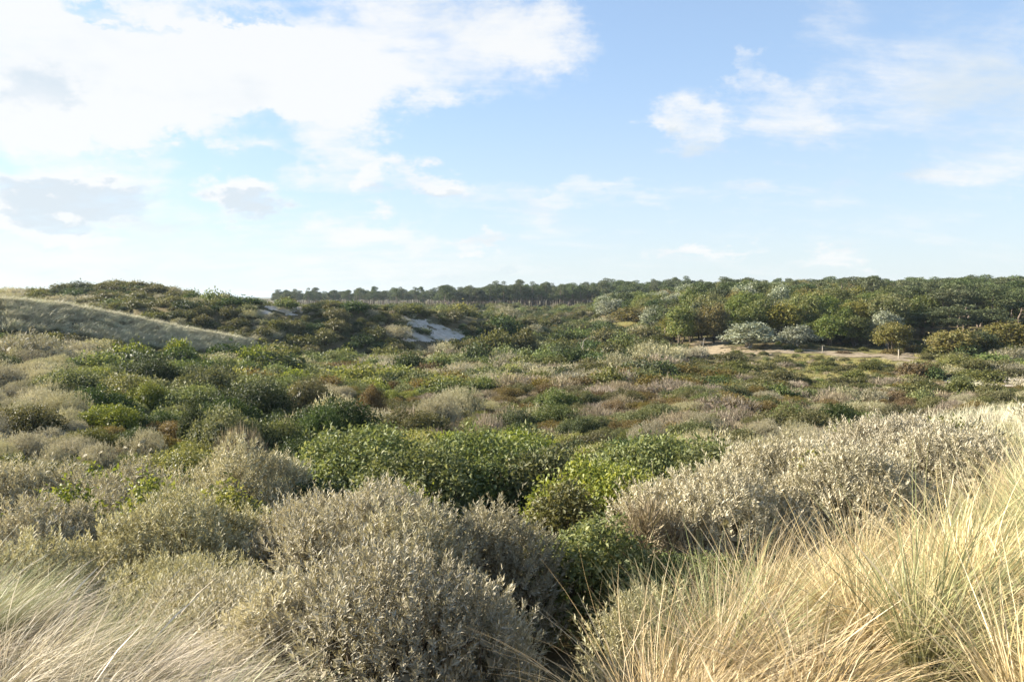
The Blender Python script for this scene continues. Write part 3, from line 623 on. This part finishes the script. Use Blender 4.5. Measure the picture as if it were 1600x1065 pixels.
def pick_kind(px, py, x, y, u):
    wts = DEFAULT; hf = 1.0
    for (cx_, cy_, rx, ry), wz, h_ in ZONES:
        if ((px - cx_) / rx) ** 2 + ((py - cy_) / ry) ** 2 < 1: wts, hf = wz, h_; break
    ks = list(wts); p = np.cumsum([wts[k] for k in ks]); p = p / p[-1]
    uu = .55 * u + .45 * float(np.clip((vnoise(x, y, 5.0) - .2) / .6, 0, .999)); return ks[int(np.searchsorted(p, min(uu, .999)))], hf
# random scrub, sown from near to far
g = np.random.default_rng(21)
Nc = 40000
th = g.uniform(R(-40), R(40), Nc); dd = np.exp(g.uniform(math.log(5.0), math.log(330), Nc)); dd = np.where(g.random(Nc) < .5, 5 + 245 * np.sqrt(g.random(Nc)), dd)
X = np.tan(th) * dd; Y = dd; Z = ground_z(X, Y)
PX, PY, PD = project(X, Y, Z + 1.0); _, PYg, _ = project(X, Y, Z)
ok = (PX > -120) & (PX < 1720)
ok &= ~in_poly(PX, PY, GRASS_R) & ~in_poly(PX, PY, GRASS_L)
ok &= ~(in_poly(PX, PYg, RIDGE) & (PD > 50) & (PD < 97))
ok &= ~((PX < 460) & (PD > 66) & (PD < 96) & in_poly(PX, PY, RIDGE))
ok &= ~((in_ell(PX, PYg, SAND_MASK) | in_ell(PX, PY, SAND_MASK)) & (PD > 40) & (PD < 260) & (g.random(Nc) < .93))
_, PYm, _ = project(X, Y, Z + .35)
ok &= ~((PD < 16) & (in_poly(PX, PYm, GRASS_R) | in_poly(PX, PYm, GRASS_L)))
ok &= ~((PD < 7.5) & (PX > 380)) & ~((PX > 1400) & (PD > 18) & (PD < 33) & (g.random(Nc) < .7))
ok &= ~(in_ell(PX, PYg, MEADOW) & (PD > 30) & (g.random(Nc) > .12))
ok &= ~((PX > 1040) & (PD > 108))
ok &= ~((PX > 960) & (PD > 150))
ok &= ~(PD > 310)
order = np.argsort(PD)
for q in order[ok[order]]:
    d = PD[q]; kind, hf = pick_kind(PX[q], PY[q], X[q], Y[q], g.random())
    big = g.random(); r = ((.55 + .95 * big ** 1.6) if d > 60 else (.62 + .95 * big ** 1.3)) * (1.0 if kind not in ('twiggy', 'russet') else .75) * min(1.2, .80 + d / 260) * (.8 + .4 * vnoise(X[q], Y[q], 17))
    if d < 9: r = min(r, .6)
    elif d > 110: r *= 1.05
    if occupied(X[q], Y[q], r, .66 if d > 62 else (.80 if kind == 'silver' else .70)): continue
    occupy(X[q], Y[q], r)
    h = r * g.uniform(.85, 1.25) * hf * ((1.12 if kind == 'silver' else 1.0) if d < 60 else 1.0) + .12
    if d < 14: h = min(h, .8)
    SCAT.append(dict(kind=kind, x=X[q], y=Y[q], z=Z[q], r=r, h=h, d=d, px=PX[q], py=PY[q], w=2 * r * F / d))
print('scatter', len(SCAT), round(time.time() - T0, 1))
# what hides behind nearer scrub: skyline of canopy tops per picture column, from near to far
HZ = np.full(500, 1e9); ALL = sorted([(s['d'], 0, s) for s in PLACED] + [(s['d'], 1, s) for s in SCAT], key=lambda a: a[0])
for d, _, s in ALL:
    _, pt, _ = project(s['x'], s['y'], s['z'] + s['h']); a = int((s['px'] - s['w'] * .4 + 200) // 4); b = int((s['px'] + s['w'] * .4 + 200) // 4) + 1
    a = max(a, 0); b = min(max(b, a + 1), 500); seg = HZ[a:b]; s['vis'] = float(np.mean(np.clip((seg - pt) / 6, 0, 1))) if len(seg) else 0
    HZ[a:b] = np.minimum(seg, pt + (0 if d > 12 else 6))
ZL = [  # depth range, px range, words
    ((0, 22), (-999, 450), 'above the grey marram bank'), ((0, 22), (450, 1150), 'fringing the green thicket'), ((0, 30), (1150, 3000), 'in the dip behind the straw bank'),
    ((22, 58), (-999, 470), 'in the hollow below the grassy ridge'), ((22, 58), (470, 1000), 'on the valley floor beyond the thicket'), ((22, 58), (1000, 3000), 'on the heath beyond the straw bank'),
    ((58, 100), (-999, 470), 'at the foot of the grassy ridge'), ((58, 112), (470, 1000), 'in the valley before the sand blowout'), ((58, 135), (1000, 3000), 'by the sandy path below the woodland'),
    ((96, 900), (-999, 470), 'on the hill behind the grassy ridge'), ((96, 900), (470, 760), 'on the hill around the sand blowout'), ((96, 900), (760, 3000), 'on the far slope before the pines')]
DESC = {'silver': 'silvery sea buckthorn', 'green': 'mid green shrub', 'dark': 'dark green shrub', 'lime': 'yellow green shrub', 'russet': 'russet brown shrub', 'twiggy': 'grey bare twig shrub', 'olive': 'dull olive shrub'}
NEIGH = {'silver': 'a silvery one', 'green': 'a green one', 'dark': 'a dark one', 'lime': 'a yellowish one', 'russet': 'a russet one', 'twiggy': 'a bare one', 'olive': 'an olive one'}
EVERY = PLACED + SCAT; EX = np.array([e['x'] for e in EVERY]); EY = np.array([e['y'] for e in EVERY]); ER = np.array([e['r'] for e in EVERY])
def shrub_label(s):
    dd_ = np.hypot(EX - s['x'], EY - s['y']) - ER - s['r']; nb = ''
    for q in np.argsort(dd_)[:6]:
        e = EVERY[q]
        if e is s or e['kind'] == s['kind'] or dd_[q] > .5: continue
        nb = ' beside ' + NEIGH[e['kind']]; break
    size = 'tall ' if s['h'] > 1.12 * s['r'] + .25 else ('large ' if s['r'] > 1.45 else ('small ' if s['r'] < .8 else ('low ' if s['h'] < .8 * s['r'] else '')))
    return size + DESC[s['kind']] + nb + ' ' + zone_words(s)
def zone_words(s):
    for (a, b), (c, e), wd in ZL:
        if a <= s['d'] < b and c <= s['px'] < e: return wd
    return 'on the far slope before the pines'
# stuff by instances (uncountable far scrub, grass): one object with points
def stuff(name, label, cat, pts, rot, scl, idx, sources, tilt=None):
    src = bpy.data.collections.new(name + '_source')
    for q, me in enumerate(sources):
        o = bpy.data.objects.new(f'{name}_source_{q:02d}', me); src.objects.link(o)
    me = bpy.data.meshes.new(name); n = len(pts); me.vertices.add(n); me.vertices.foreach_set('co', np.asarray(pts, np.float32).ravel())
    for nm, ty, val, key in (('rot', 'FLOAT_VECTOR', rot, 'vector'), ('scl', 'FLOAT_VECTOR', scl, 'vector'), ('idx', 'INT', idx, 'value')):
        at = me.attributes.new(nm, ty, 'POINT'); at.data.foreach_set(key, np.asarray(val, np.int32 if ty == 'INT' else np.float32).ravel())
    me.update(); o = link(name, me)
    ng = bpy.data.node_groups.new(name, 'GeometryNodeTree'); ng.interface.new_socket('Geometry', in_out='INPUT', socket_type='NodeSocketGeometry'); ng.interface.new_socket('Geometry', in_out='OUTPUT', socket_type='NodeSocketGeometry')
    N = ng.nodes; L = ng.links; gi = N.new('NodeGroupInput'); go = N.new('NodeGroupOutput')
    ci = N.new('GeometryNodeCollectionInfo'); ci.inputs['Collection'].default_value = src; ci.inputs['Separate Children'].default_value = True; ci.inputs['Reset Children'].default_value = True
    ip = N.new('GeometryNodeInstanceOnPoints'); ip.inputs['Pick Instance'].default_value = True
    def attr(nm, ty):
        a = N.new('GeometryNodeInputNamedAttribute'); a.data_type = ty; a.inputs['Name'].default_value = nm; return a.outputs['Attribute']
    L.new(gi.outputs[0], ip.inputs['Points']); L.new(ci.outputs[0], ip.inputs['Instance']); L.new(attr('idx', 'INT'), ip.inputs['Instance Index'])
    e2r = N.new('FunctionNodeEulerToRotation'); L.new(attr('rot', 'FLOAT_VECTOR'), e2r.inputs[0]); L.new(e2r.outputs[0], ip.inputs['Rotation']); L.new(attr('scl', 'FLOAT_VECTOR'), ip.inputs['Scale'])
    L.new(ip.outputs[0], go.inputs[0]); md = o.modifiers.new('scatter', 'NODES'); md.node_group = ng
    return tag(o, label, cat, None, 'stuff')
FAR = {k: [] for k in KINDS}
for kind in KINDS:
    ss = [s for s in SCAT if s['kind'] == kind]; ss.sort(key=lambda s: -(s['w'] * (1.0 if s['vis'] > .12 else .01)))
    for q, s in enumerate(ss):
        if q >= 290 or s['vis'] <= .05 or s['w'] < 9 or not (-40 < s['px'] < 1640): FAR[kind].append(s); continue
        lod = 1 if s['d'] < 52 else 2; gg = np.random.default_rng(q * 7 + 3); fol, br = SHRUB[(kind, lod)][gg.integers(0, len(SHRUB[(kind, lod)]))]
        lab = shrub_label(s); rz = gg.uniform(0, 6.28); sv = (s['r'] / 1.25 * gg.uniform(.9, 1.45), s['r'] / 1.25 * gg.uniform(.75, 1.1), s['h'] / 1.25); rz = gg.normal() * .5; loc = (s['x'], s['y'], s['z'] - .06)
        if s['w'] > 34:
            o = root(NAME[kind], loc, rz); o.scale = sv; tag(link('foliage', fol, o), kind='stuff'); link('branches', br, o)
        else:
            o = link(NAME[kind], fol, None, loc); o.rotation_euler = (0, 0, rz); o.scale = sv
        tag(o, lab, 'shrub', 'scrub ' + zone_words(s))
pts, rot, scl, idx = [], [], [], []; srcs = []
for kk, kind in enumerate(KINDS):
    srcs += [a[0] for a in SHRUB[(kind, 2)]]
    for s in FAR[kind]:
        pts.append((s['x'], s['y'], s['z'] - .05)); rot.append((0, 0, rng.uniform(0, 6.28))); scl.append((s['r'] / 1.25, s['r'] / 1.25, s['h'] / 1.25)); idx.append(kk * 2 + rng.integers(0, 2))
gu = np.random.default_rng(91)
for q in range(700):
    pu = gu.uniform(420, 1120); du_ = gu.uniform(285, 345); xu = (pu - CX) / F * du_
    if vnoise(xu, du_, 14) < (.25 if pu < 800 else .45): continue
    ru = gu.uniform(1.2, 2.6); pts.append((xu, du_, gz1(xu, du_) - .1)); rot.append((0, 0, gu.uniform(0, 6.28))); scl.append((ru / 1.25, ru / 1.25, ru * gu.uniform(.8, 1.3) / 1.25)); idx.append(int(gu.choice([4, 5, 2, 3, 12, 13])))
stuff('scrub', 'mass of small mixed dune scrub filling the far slopes', 'scrub', pts, rot, scl, idx, srcs)
print('shrubs', round(time.time() - T0, 1), {k: len(v) for k, v in FAR.items()})

# ------------------------------------------------------------------ trees
def tree(kind, x, y, H, Wd, name, label, group, seed):
    gg = np.random.default_rng(seed); cr, tr, H0, W0 = TREE[kind][gg.integers(0, len(TREE[kind]))]; z = gz1(x, y)
    o = root(name, (x, y, z), gg.uniform(0, 6.28)); o.scale = (Wd / W0, Wd / W0, H / H0); tag(link('crown', cr, o), kind='stuff'); link('trunk', tr, o); tag(o, label, 'tree', group); return o
TREES = [  # kind, px, top py, width px, depth, label
    ('poplar', 1172, 503, 92, 108, 'spreading silvery white willow tree at the end of the sandy path'), ('poplar', 1246, 514, 62, 110, 'small silvery tree leaning out of the dark woodland edge'), ('poplar', 1385, 486, 56, 112, 'silvery white tree crown behind the golden green tree by the path gap'),
    ('golden', 1396, 504, 62, 106, 'golden green round tree at the gap in the woodland edge'), ('oak', 1300, 492, 66, 113, 'olive green tree at the woodland edge beside the meadow'), ('oak', 1336, 494, 66, 113, 'olive green tree between the meadow tree and the silvery crown'), ('oak', 1270, 498, 60, 116, 'olive green tree behind the small silvery tree'),
    ('golden', 1492, 513, 84, 94, 'yellowish tree with a low crown beside the dark green bush tree'), ('dark', 1532, 523, 66, 96, 'dark green bush tree between two yellowish trees'), ('golden', 1580, 502, 96, 98, 'wide yellowish tree above the sand clearing'),
    ('golden', 1000, 478, 96, 150, 'golden olive round tree standing out at the lower end of the woodland'), ('poplar', 1072, 476, 66, 152, 'pale silvery tree beside the golden olive round tree'), ('dark', 1090, 490, 66, 130, 'dark green tree above the bare sand bank'), ('poplar', 1120, 462, 70, 165, 'silvery tree high in the woodland above the sand bank'), ('poplar', 1150, 466, 50, 160, 'silvery tree next to the high silvery tree'),
    ('poplar', 1190, 444, 60, 215, 'pale silvery crown near the woodland skyline'), ('dark', 1130, 500, 60, 122, 'dark green tree behind the white willow tree'), ('oak', 1215, 480, 70, 125, 'olive tree above the white willow tree'),
    ('pine', 1470, 480, 80, 118, 'bent pine with bare pale trunk above the path gap'), ('pine', 1508, 476, 84, 120, 'broad pine with two bare limbs above the dark green bush tree'), ('pine', 1545, 482, 80, 117, 'low spreading pine behind the wide yellowish tree'), ('pine', 1440, 488, 70, 122, 'pine over the deep shade behind the path gap')]
TG = {}
def tfree(x, y, r):
    for i in range(int((x - 4) // 4), int((x + 4) // 4) + 1):
        for j in range(int((y - 4) // 4), int((y + 4) // 4) + 1):
            for a, b in TG.get((i, j), ()):
                if (a - x) ** 2 + (b - y) ** 2 < r * r: return False
    TG.setdefault((int(x // 4), int(y // 4)), []).append((x, y)); return True
TNAME = {'pine': 'pine_tree', 'oak': 'oak_tree', 'golden': 'golden_oak_tree', 'poplar': 'white_poplar_tree', 'dark': 'dark_green_tree'}
for q, (kind, px, py, wpx, d, lab) in enumerate(TREES):
    tp = unproj(px, py, d); H = float(np.clip(tp[2] - gz1(tp[0], tp[1]), 3.0, 10)); tfree(tp[0], tp[1], 0.1); tree(kind, tp[0], tp[1], H, wpx * d / F, TNAME[kind], lab, None, 40 + q)
# the woodland on the rising slope and the pine wood behind
g = np.random.default_rng(77); FARP = []; cnt = {}
cand = [(g.uniform(940, 1680), 110 + 240 * g.random() ** 1.3) for _ in range(2600)] + [(g.uniform(690, 1100), g.uniform(318, 420)) for _ in range(900)] + [(g.uniform(430, 1700), g.uniform(400, 760)) for _ in range(2400)]
cand.sort(key=lambda a: a[1])
SK = np.full(500, 1e9)
for q, (px, d) in enumerate(cand):
    x = (px - CX) / F * d; y = d; far = d > 300
    edge = 116 + max(0, (1060 - px)) * .5
    if not far and d < edge: continue
    if 1395 < px < 1450 and d < 124: continue
    if px > 1450 and d < 124: continue
    if not tfree(x, y, 3.4 if d < 300 else 3.0): continue
    nz = vnoise(x, y, 22); u = g.random()
    if far: kind = 'pine'
    elif px > 1400: kind = 'pine' if u < .8 else ('oak' if u < .92 else 'dark')
    elif px > 1230: kind = 'pine' if (u < .5 and d > 150) else ('oak' if u < .85 else 'golden')
    else: kind = 'poplar' if (u < .22 and px < 1230) else ('oak' if u < .62 else ('dark' if u < .8 else ('golden' if u < .9 else 'pine')))
    if far: H = g.uniform(7.4, 10.2) + 1.6 * (vnoise(x, y, 30) - .4) + (1.3 if d < 400 and 760 < px < 1080 else 0) - (1.2 if d > 430 else 0); Wd = g.uniform(4.2, 6.0)
    elif kind == 'pine': H, Wd = g.uniform(6.0, 8.0), g.uniform(5.0, 6.8)
    else: H, Wd = g.uniform(4.8, 6.8), g.uniform(4.6, 6.6)
    if px < 1060 and not far: H *= .8
    z = gz1(x, y); _, pt, _ = project(x, y, z + H); wpx = Wd * F / d
    a = max(0, int((px - wpx * .4 + 200) // 4)); b = min(500, int((px + wpx * .4 + 200) // 4) + 1); sg = SK[a:b]; vis = float(np.mean(np.clip((sg - pt) / 4, 0, 1))) if b > a else 0; SK[a:b] = np.minimum(sg, pt)
    cnt.setdefault(kind, 0)
    if vis > .1 and -10 < px < 1610 and cnt[kind] < 220 and (d < 420):
        cnt[kind] += 1
        if far: lab, gr = ('tall' if H > 9.6 else ('short' if H < 8.2 else 'mid sized')) + (' wide crowned' if Wd > 5.3 else ' slender') + ' dark pine with bare trunk in the distant pine wood', 'pines of the distant pine wood'
        else:
            wd = 'on the rising woodland slope' if d > 170 else 'just inside the woodland edge'
            size = 'tall ' if H > 6.4 + (kind == 'pine') else ('low ' if H < 5.2 + (kind == 'pine') * 1.2 else ''); size += 'wide ' if Wd > 6.0 else ''; lab = size + {'pine': 'broad crowned pine ', 'oak': 'olive green oak ', 'golden': 'yellowing oak ', 'poplar': 'silvery white poplar ', 'dark': 'dark green broadleaf tree '}[kind] + wd; gr = 'trees ' + wd
        tree(kind, x, y, H, Wd, TNAME[kind], lab, gr, 3000 + q)
    else: FARP.append((kind, x, y, z, H, Wd))
print('trees', cnt, len(FARP), round(time.time() - T0, 1))
pts, rot, scl, idx = [], [], [], []; srcs = []; off = {}
for kind in TREE:
    off[kind] = len(srcs)
    for cr, tr, H0, W0 in TREE[kind]:      # crown and trunk in one source mesh
        a = bpy.data.objects.new('tmp', cr); nv = len(cr.vertices); co = np.empty(nv * 3, np.float32); cr.vertices.foreach_get('co', co); cv = co.reshape(-1, 3)
        nt = len(tr.vertices); co2 = np.empty(nt * 3, np.float32); tr.vertices.foreach_get('co', co2); tv = co2.reshape(-1, 3)
        cf = np.empty(len(cr.loops), np.int32); cr.loops.foreach_get('vertex_index', cf); tf = np.empty(len(tr.loops), np.int32); tr.loops.foreach_get('vertex_index', tf); tf = tf.reshape(-1, 4) + nv
        tri = np.r_[cf.reshape(-1, 3), tf[:, [0, 1, 2]], tf[:, [0, 2, 3]]]; rn = np.empty(nv, np.float32); cr.attributes['rnd'].data.foreach_get('value', rn)
        me = mesh_np('far_tree', np.r_[cv, tv], tri, cr.materials[0], {'rnd': np.r_[rn, np.zeros(nt)]}); me.materials.append(tr.materials[0])
        mi = np.zeros(len(tri), np.int32); mi[len(cf) // 3:] = 1; me.polygons.foreach_set('material_index', mi); srcs.append(me); bpy.data.objects.remove(a)
for kind, x, y, z, H, Wd in FARP:
    v = int(rng.integers(0, len(TREE[kind]))); _, _, H0, W0 = TREE[kind][v]; pts.append((x, y, z)); rot.append((0, 0, rng.uniform(0, 6.28))); scl.append((Wd / W0, Wd / W0, H / H0)); idx.append(off[kind] + v)
stuff('far_pine_forest', 'far pine forest reading as one dark strip on the horizon', 'forest', pts, rot, scl, idx, srcs)

# ------------------------------------------------------------------ grass
def tuss_mesh(seed, n, Lm, wd, rad, mat, **kw):
    v, f, at = tussock(np.random.default_rng(seed), n, Lm, wd, rad, **kw); return mesh_np('tussock', v, f, MATS[mat], at)
NEAR = [tuss_mesh(50 + q, 620, .90, .0056, .15, ['straw', 'straw', 'green_blade', 'straw'][q % 4], lean=[(.35, .05), (.25, -.1), (.3, .1), (.45, 0)][q % 4], heads=[4, 0, 2, 6][q % 4], spread=[.75, .95, .65, .85][q % 4], droop=[.5, .75, .4, .6][q % 4]) for q in range(8)]
NEARG = [tuss_mesh(80 + q, 560, .78, .0054, .16, ['straw_grey', 'straw_grey', 'green_blade'][q % 3], lean=[(.75, .1), (.95, -.05), (.5, .1)][q % 3], heads=[3, 4, 0][q % 3], spread=.45, droop=[.7, .9, .5][q % 3]) for q in range(6)]
RIDG = [tuss_mesh(110 + q, 110, .85, .035, .35, 'ridge_blade', lean=(.5, 0), seg=3, spread=.7, droop=.6) for q in range(3)]
MEAD = [tuss_mesh(130 + q, 90, .38, .022, .35, 'meadow_blade', lean=(.3, 0), seg=3, spread=.7) for q in range(3)]
def sow(n, xr, yr, poly, hgt, dmin, dmax, seed, ground=False):
    gg = np.random.default_rng(seed); x = gg.uniform(*xr, n); y = gg.uniform(*yr, n); z = ground_z(x, y); px, py, d = project(x, y, z + (0 if ground else hgt)); k = in_poly(px, py, poly) & (d > dmin) & (d < dmax)
    return np.c_[x, y, z][k], px[k], py[k], d[k]
def grass_stuff(name, label, P, srcs, smin, smax, seed, tilt=.12):
    gg = np.random.default_rng(seed); n = len(P); s = gg.uniform(smin, smax, n)
    rot = np.c_[gg.normal(size=(n, 2)) * tilt, gg.uniform(-.6, .6, n)]
    return stuff(name, label, 'grass', P, rot, np.c_[s, s, s * gg.uniform(.85, 1.15, n)], gg.integers(0, len(srcs), n), srcs)
P1, px1, py1, d1 = sow(5200, (-.8, 14), (1.6, 15), GRASS_R, .72, 2.5, 15, 5)
keep = np.random.default_rng(3).random(len(P1)) < np.where((px1 < 960), .25, .85) * np.clip(.45 + (px1 - 930) / 400, .35, 1)
keep &= vnoise(P1[:, 0], P1[:, 1], .75) > .3
P1 = P1[keep]; d1 = d1[keep]
def thin_out(P, dist, seed):
    got = []; gr = {}
    for p in P:
        i, j = int(p[0] // dist), int(p[1] // dist)
        if all((p[0] - a) ** 2 + (p[1] - b) ** 2 > dist * dist for di in (-1, 0, 1) for dj in (-1, 0, 1) for a, b in gr.get((i + di, j + dj), ())): gr.setdefault((i, j), []).append((p[0], p[1])); got.append(p)
    return np.array(got)
big1 = thin_out(P1, .58, 1); low1 = thin_out(P1[::-1], .27, 1)
low1 = low1[vnoise(low1[:, 0] + 7, low1[:, 1], 1.1) > .36]
gb = np.random.default_rng(6); nb, nl_ = len(big1), len(low1); sb = np.r_[gb.uniform(.72, 1.05, nb), gb.uniform(.34, .62, nl_)]
stuff('marram_grass', 'dense straw coloured marram grass covering the sunlit dune bank', 'grass', np.r_[big1, low1], np.c_[gb.normal(size=(nb + nl_, 2)) * .13, gb.uniform(-.7, .7, nb + nl_)], np.c_[sb * 1.1, sb * 1.1, sb], gb.choice(8, nb + nl_, p=[.16, .16, .09, .16, .14, .1, .05, .14]), NEAR)
P2, px2, py2, d2 = sow(1500, (-6, -.5), (1.6, 8), GRASS_L, .4, 2.6, 9, 8)
P2 = P2[(np.random.default_rng(4).random(len(P2)) < .75) & (vnoise(P2[:, 0], P2[:, 1], .8) > .3)]; P2 = thin_out(P2, .33, 2)
grass_stuff('windblown_grass', 'pale windblown marram grass covering the shaded dune bank', P2, NEARG, .55, .85, 9)
P3, _, _, _ = sow(30000, (-75, -20), (52, 99), RIDGE, .1, 50, 99, 12, True)
gr_ = np.random.default_rng(17); seg_ = gr_.integers(0, len(_RIDGE) - 1, 1500); tt_ = gr_.random(1500); ra = np.array(_RIDGE); pc = ra[seg_] * (1 - tt_[:, None]) + ra[seg_ + 1] * tt_[:, None]; pc[:, :2] += np.c_[gr_.uniform(-2.2, .3, 1500) * .8, gr_.uniform(-.3, 2.2, 1500) * .6]; pc[:, 2] = ground_z(pc[:, 0], pc[:, 1])
P3 = np.r_[P3[:5200], pc]
grass_stuff('ridge_grass', 'marram grass covering the long dune ridge with a sunlit crest', P3, RIDG, .6, 1.1, 13)
xm = np.random.default_rng(14).uniform(5, 65, 12000); ym = np.random.default_rng(15).uniform(48, 125, 12000); zm = ground_z(xm, ym); pm, qm, dm = project(xm, ym, zm)
km = in_ell(pm, qm, MEADOW) & ~in_ell(pm, qm, SAND_MASK); grass_stuff('meadow_grass', 'short yellowish dry grass of the meadow before the woodland', np.c_[xm, ym, zm][km][:3500], MEAD, .6, 1.2, 16)
gt = np.random.default_rng(44); xt = gt.uniform(8, 24, 1600); yt = gt.uniform(19, 32, 1600); zt = ground_z(xt, yt); pt_, qt_, dt_ = project(xt, yt, zt + .8)
kt = (pt_ > 1360) & (vnoise(xt, yt, 2.0) > .35); TALL = [tuss_mesh(160 + q, 150, 1.0, .016, .3, 'ridge_blade', lean=(.25, 0), seg=4, spread=.45, droop=.3) for q in range(3)]
grass_stuff('tall_dry_grass', 'tall pale dry grass in the dip behind the crest thicket', np.c_[xt, yt, zt][kt][:420], TALL, .7, 1.2, 45)
sp = []
for q, (cx_, cy_, rx, ry) in enumerate(SAND_MASK):
    gs = np.random.default_rng(300 + q)
    if 1050 < cx_ < 1450: continue
    for _ in range(12):
        a = gs.uniform(0, 6.3); f = gs.uniform(.55, 1.15); h_ = hit(cx_ + rx * f * math.cos(a), cy_ + ry * f * math.sin(a), 40, 330); sp.append((h_[0], h_[1], gz1(h_[0], h_[1])))
grass_stuff('sand_edge_grass', 'thin grass tufts growing into the edges of the bare sand', np.array(sp), RIDG + MEAD, .5, 1.1, 46)
# low growth in the gaps of the scrub
gg = np.random.default_rng(31); n = 9000; tt = gg.uniform(R(-37), R(37), n); du = 15 + 110 * gg.random(n) ** 1.5; xg = np.tan(tt) * du; yg = du; zg = ground_z(xg, yg); pg, qg, dg = project(xg, yg, zg)
kg = ~in_ell(pg, qg, SAND_MASK); P5 = np.c_[xg, yg, zg - .05][kg]; nn = len(P5); s = gg.uniform(.18, .42, nn)
LOW = [SHRUB[(k, 2)][0][0] for k in ('olive', 'twiggy', 'silver', 'green', 'russet')] + MEAD
ix = gg.choice(len(LOW), nn, p=[.36, .08, .06, .22, .10, .06, .06, .06]); s = np.where(ix >= 5, s * 3.2, s)
stuff('ground_cover', 'low herbs, dry grass and seedlings growing in the gaps of the scrub', 'undergrowth', P5, np.c_[np.zeros((nn, 2)), gg.uniform(0, 6.28, nn)], np.c_[s, s, s * .9], ix, LOW)
# tussocks that stand out singly
TUFTS = [  # px, base py, depth, scale, mesh list, index, label
    (1150, 1010, 4.6, 1.0, NEAR, 2, 'blue green marram tussock arching over at the foot of the straw bank'),
    (1215, 935, 5.6, 1.05, NEAR, 0, 'upright straw marram tussock standing before the sea buckthorn wall'),
    (1375, 855, 6.6, 1.05, NEAR, 3, 'tall straw tussock with seed heads on the shoulder of the bank'),
    (1560, 800, 7.4, 1.05, NEAR, 1, 'greenish straw tussock on the crest beside the sea buckthorn'),
    (1590, 730, 10.5, 1.0, NEAR, 3, 'lone pale drooping tussock above the sea buckthorn thicket'),
    (1070, 1000, 4.7, .95, NEAR, 6, 'green marram tussock leaning towards the dark gap'),
    (145, 1010, 4.3, .8, NEARG, 2, 'upright green marram tussock among the pale windblown grass'),
    (250, 1020, 4.2, .85, NEARG, 1, 'windswept pale marram tussock beside the green upright one'),
    (20, 985, 4.6, .85, NEARG, 0, 'grey combed-over marram tussock at the shaded end of the bank'),
    (960, 1050, 3.9, .6, NEAR, 5, 'thin marram tuft with pale seed spikes in front of the dark gap'),
    (880, 1085, 3.5, .6, NEAR, 3, 'sparse marram tuft with seed spikes beside the silvery dome')]
for px, py, d, s, ms, ix, lab in TUFTS:
    p = unproj(px, py, d); o = link('marram_tussock', ms[ix], None, (p[0], p[1], gz1(p[0], p[1]) - .02)); o.scale = (s, s, s); tag(o, lab, 'grass tussock')

# ------------------------------------------------------------------ small things by the path
def post(px, py, h, r, label, cap=True):
    p = hit(px, py, 60, 160); o = root('path_marker_post', (p[0], p[1], gz1(p[0], p[1]))); tag(o, label, 'post')
    v, f = tubes([np.array([(0, 0, -.3), (0, 0, h * .97), (0, 0, h)])], [[r, r, r * .75]], 8); link('shaft', mesh_np('shaft', v, f, MATS['post_wood']), o)
    v, f = tubes([np.array([(0, 0, h * .86), (0, 0, h * .861), (0, 0, h * 1.0), (0, 0, h * 1.03)])], [[r * .5, r * 1.25, r * 1.25, .01]], 8); link('cap', mesh_np('cap', v, f, MATS['pale_bark']), o)
post(1404, 561, 1.1, .07, 'pale wooden marker post where the path enters the wood')
post(1285, 552, 0.9, .05, 'thin wooden post beside the path at the meadow edge')
def snag(px, py, d, h, label, seed):
    gg = np.random.default_rng(seed); p = unproj(px, py, d); o = root('dead_tree', (p[0], p[1], gz1(p[0], p[1]))); tag(o, label, 'dead tree'); tr = bend(gg, (0, 0, -.2), (.1 * h, 0, h), 6, .06)
    v, f = tubes([tr], [np.linspace(.11, .03, 6)], 5); link('trunk', mesh_np('trunk', v, f, MATS['pale_bark']), o)
    for q in range(6):
        b = tr[2 + q % 4]; a = gg.uniform(0, 6.3); e = b + (math.cos(a) * h * .3, math.sin(a) * h * .3, h * gg.uniform(.1, .3)); v, f = tubes([bend(gg, b, e, 4, .1)], [np.linspace(.045, .012, 4)], 4); link('branch', mesh_np('branch', v, f, MATS['pale_bark']), o)
snag(908, 548, 100, 2.4, 'bare pale dead tree standing in the dark scrub of the valley', 1)
snag(1097, 545, 104, 2.2, 'bare pale dead tree by the sand bank at the woodland edge', 2)
print('done', round(time.time() - T0, 1), 'objects', len(sc.objects))

# ------------------------------------------------------------------ the air: pale sea haze
m = bpy.data.materials.new('haze'); m.use_nodes = True; t = NT(m.node_tree)
pv = t.n('ShaderNodeVolumePrincipled', {'Color': (.72, .88, 1.0, 1), 'Density': HAZE, 'Anisotropy': .2}); t.t.links.new(pv.outputs[0], t.n('ShaderNodeOutputMaterial').inputs['Volume'])
hx = np.array([(x, y, z) for z in (-1.5, EYE + 14) for y in (-2700, 2700) for x in (-2700, 2700)], float)
tag(link('haze', mesh_np('haze', hx, [(0, 2, 3, 1), (4, 5, 7, 6), (0, 1, 5, 4), (2, 6, 7, 3), (0, 4, 6, 2), (1, 3, 7, 5)], m)), 'thin pale sea haze over the dunes', 'haze', kind='stuff')
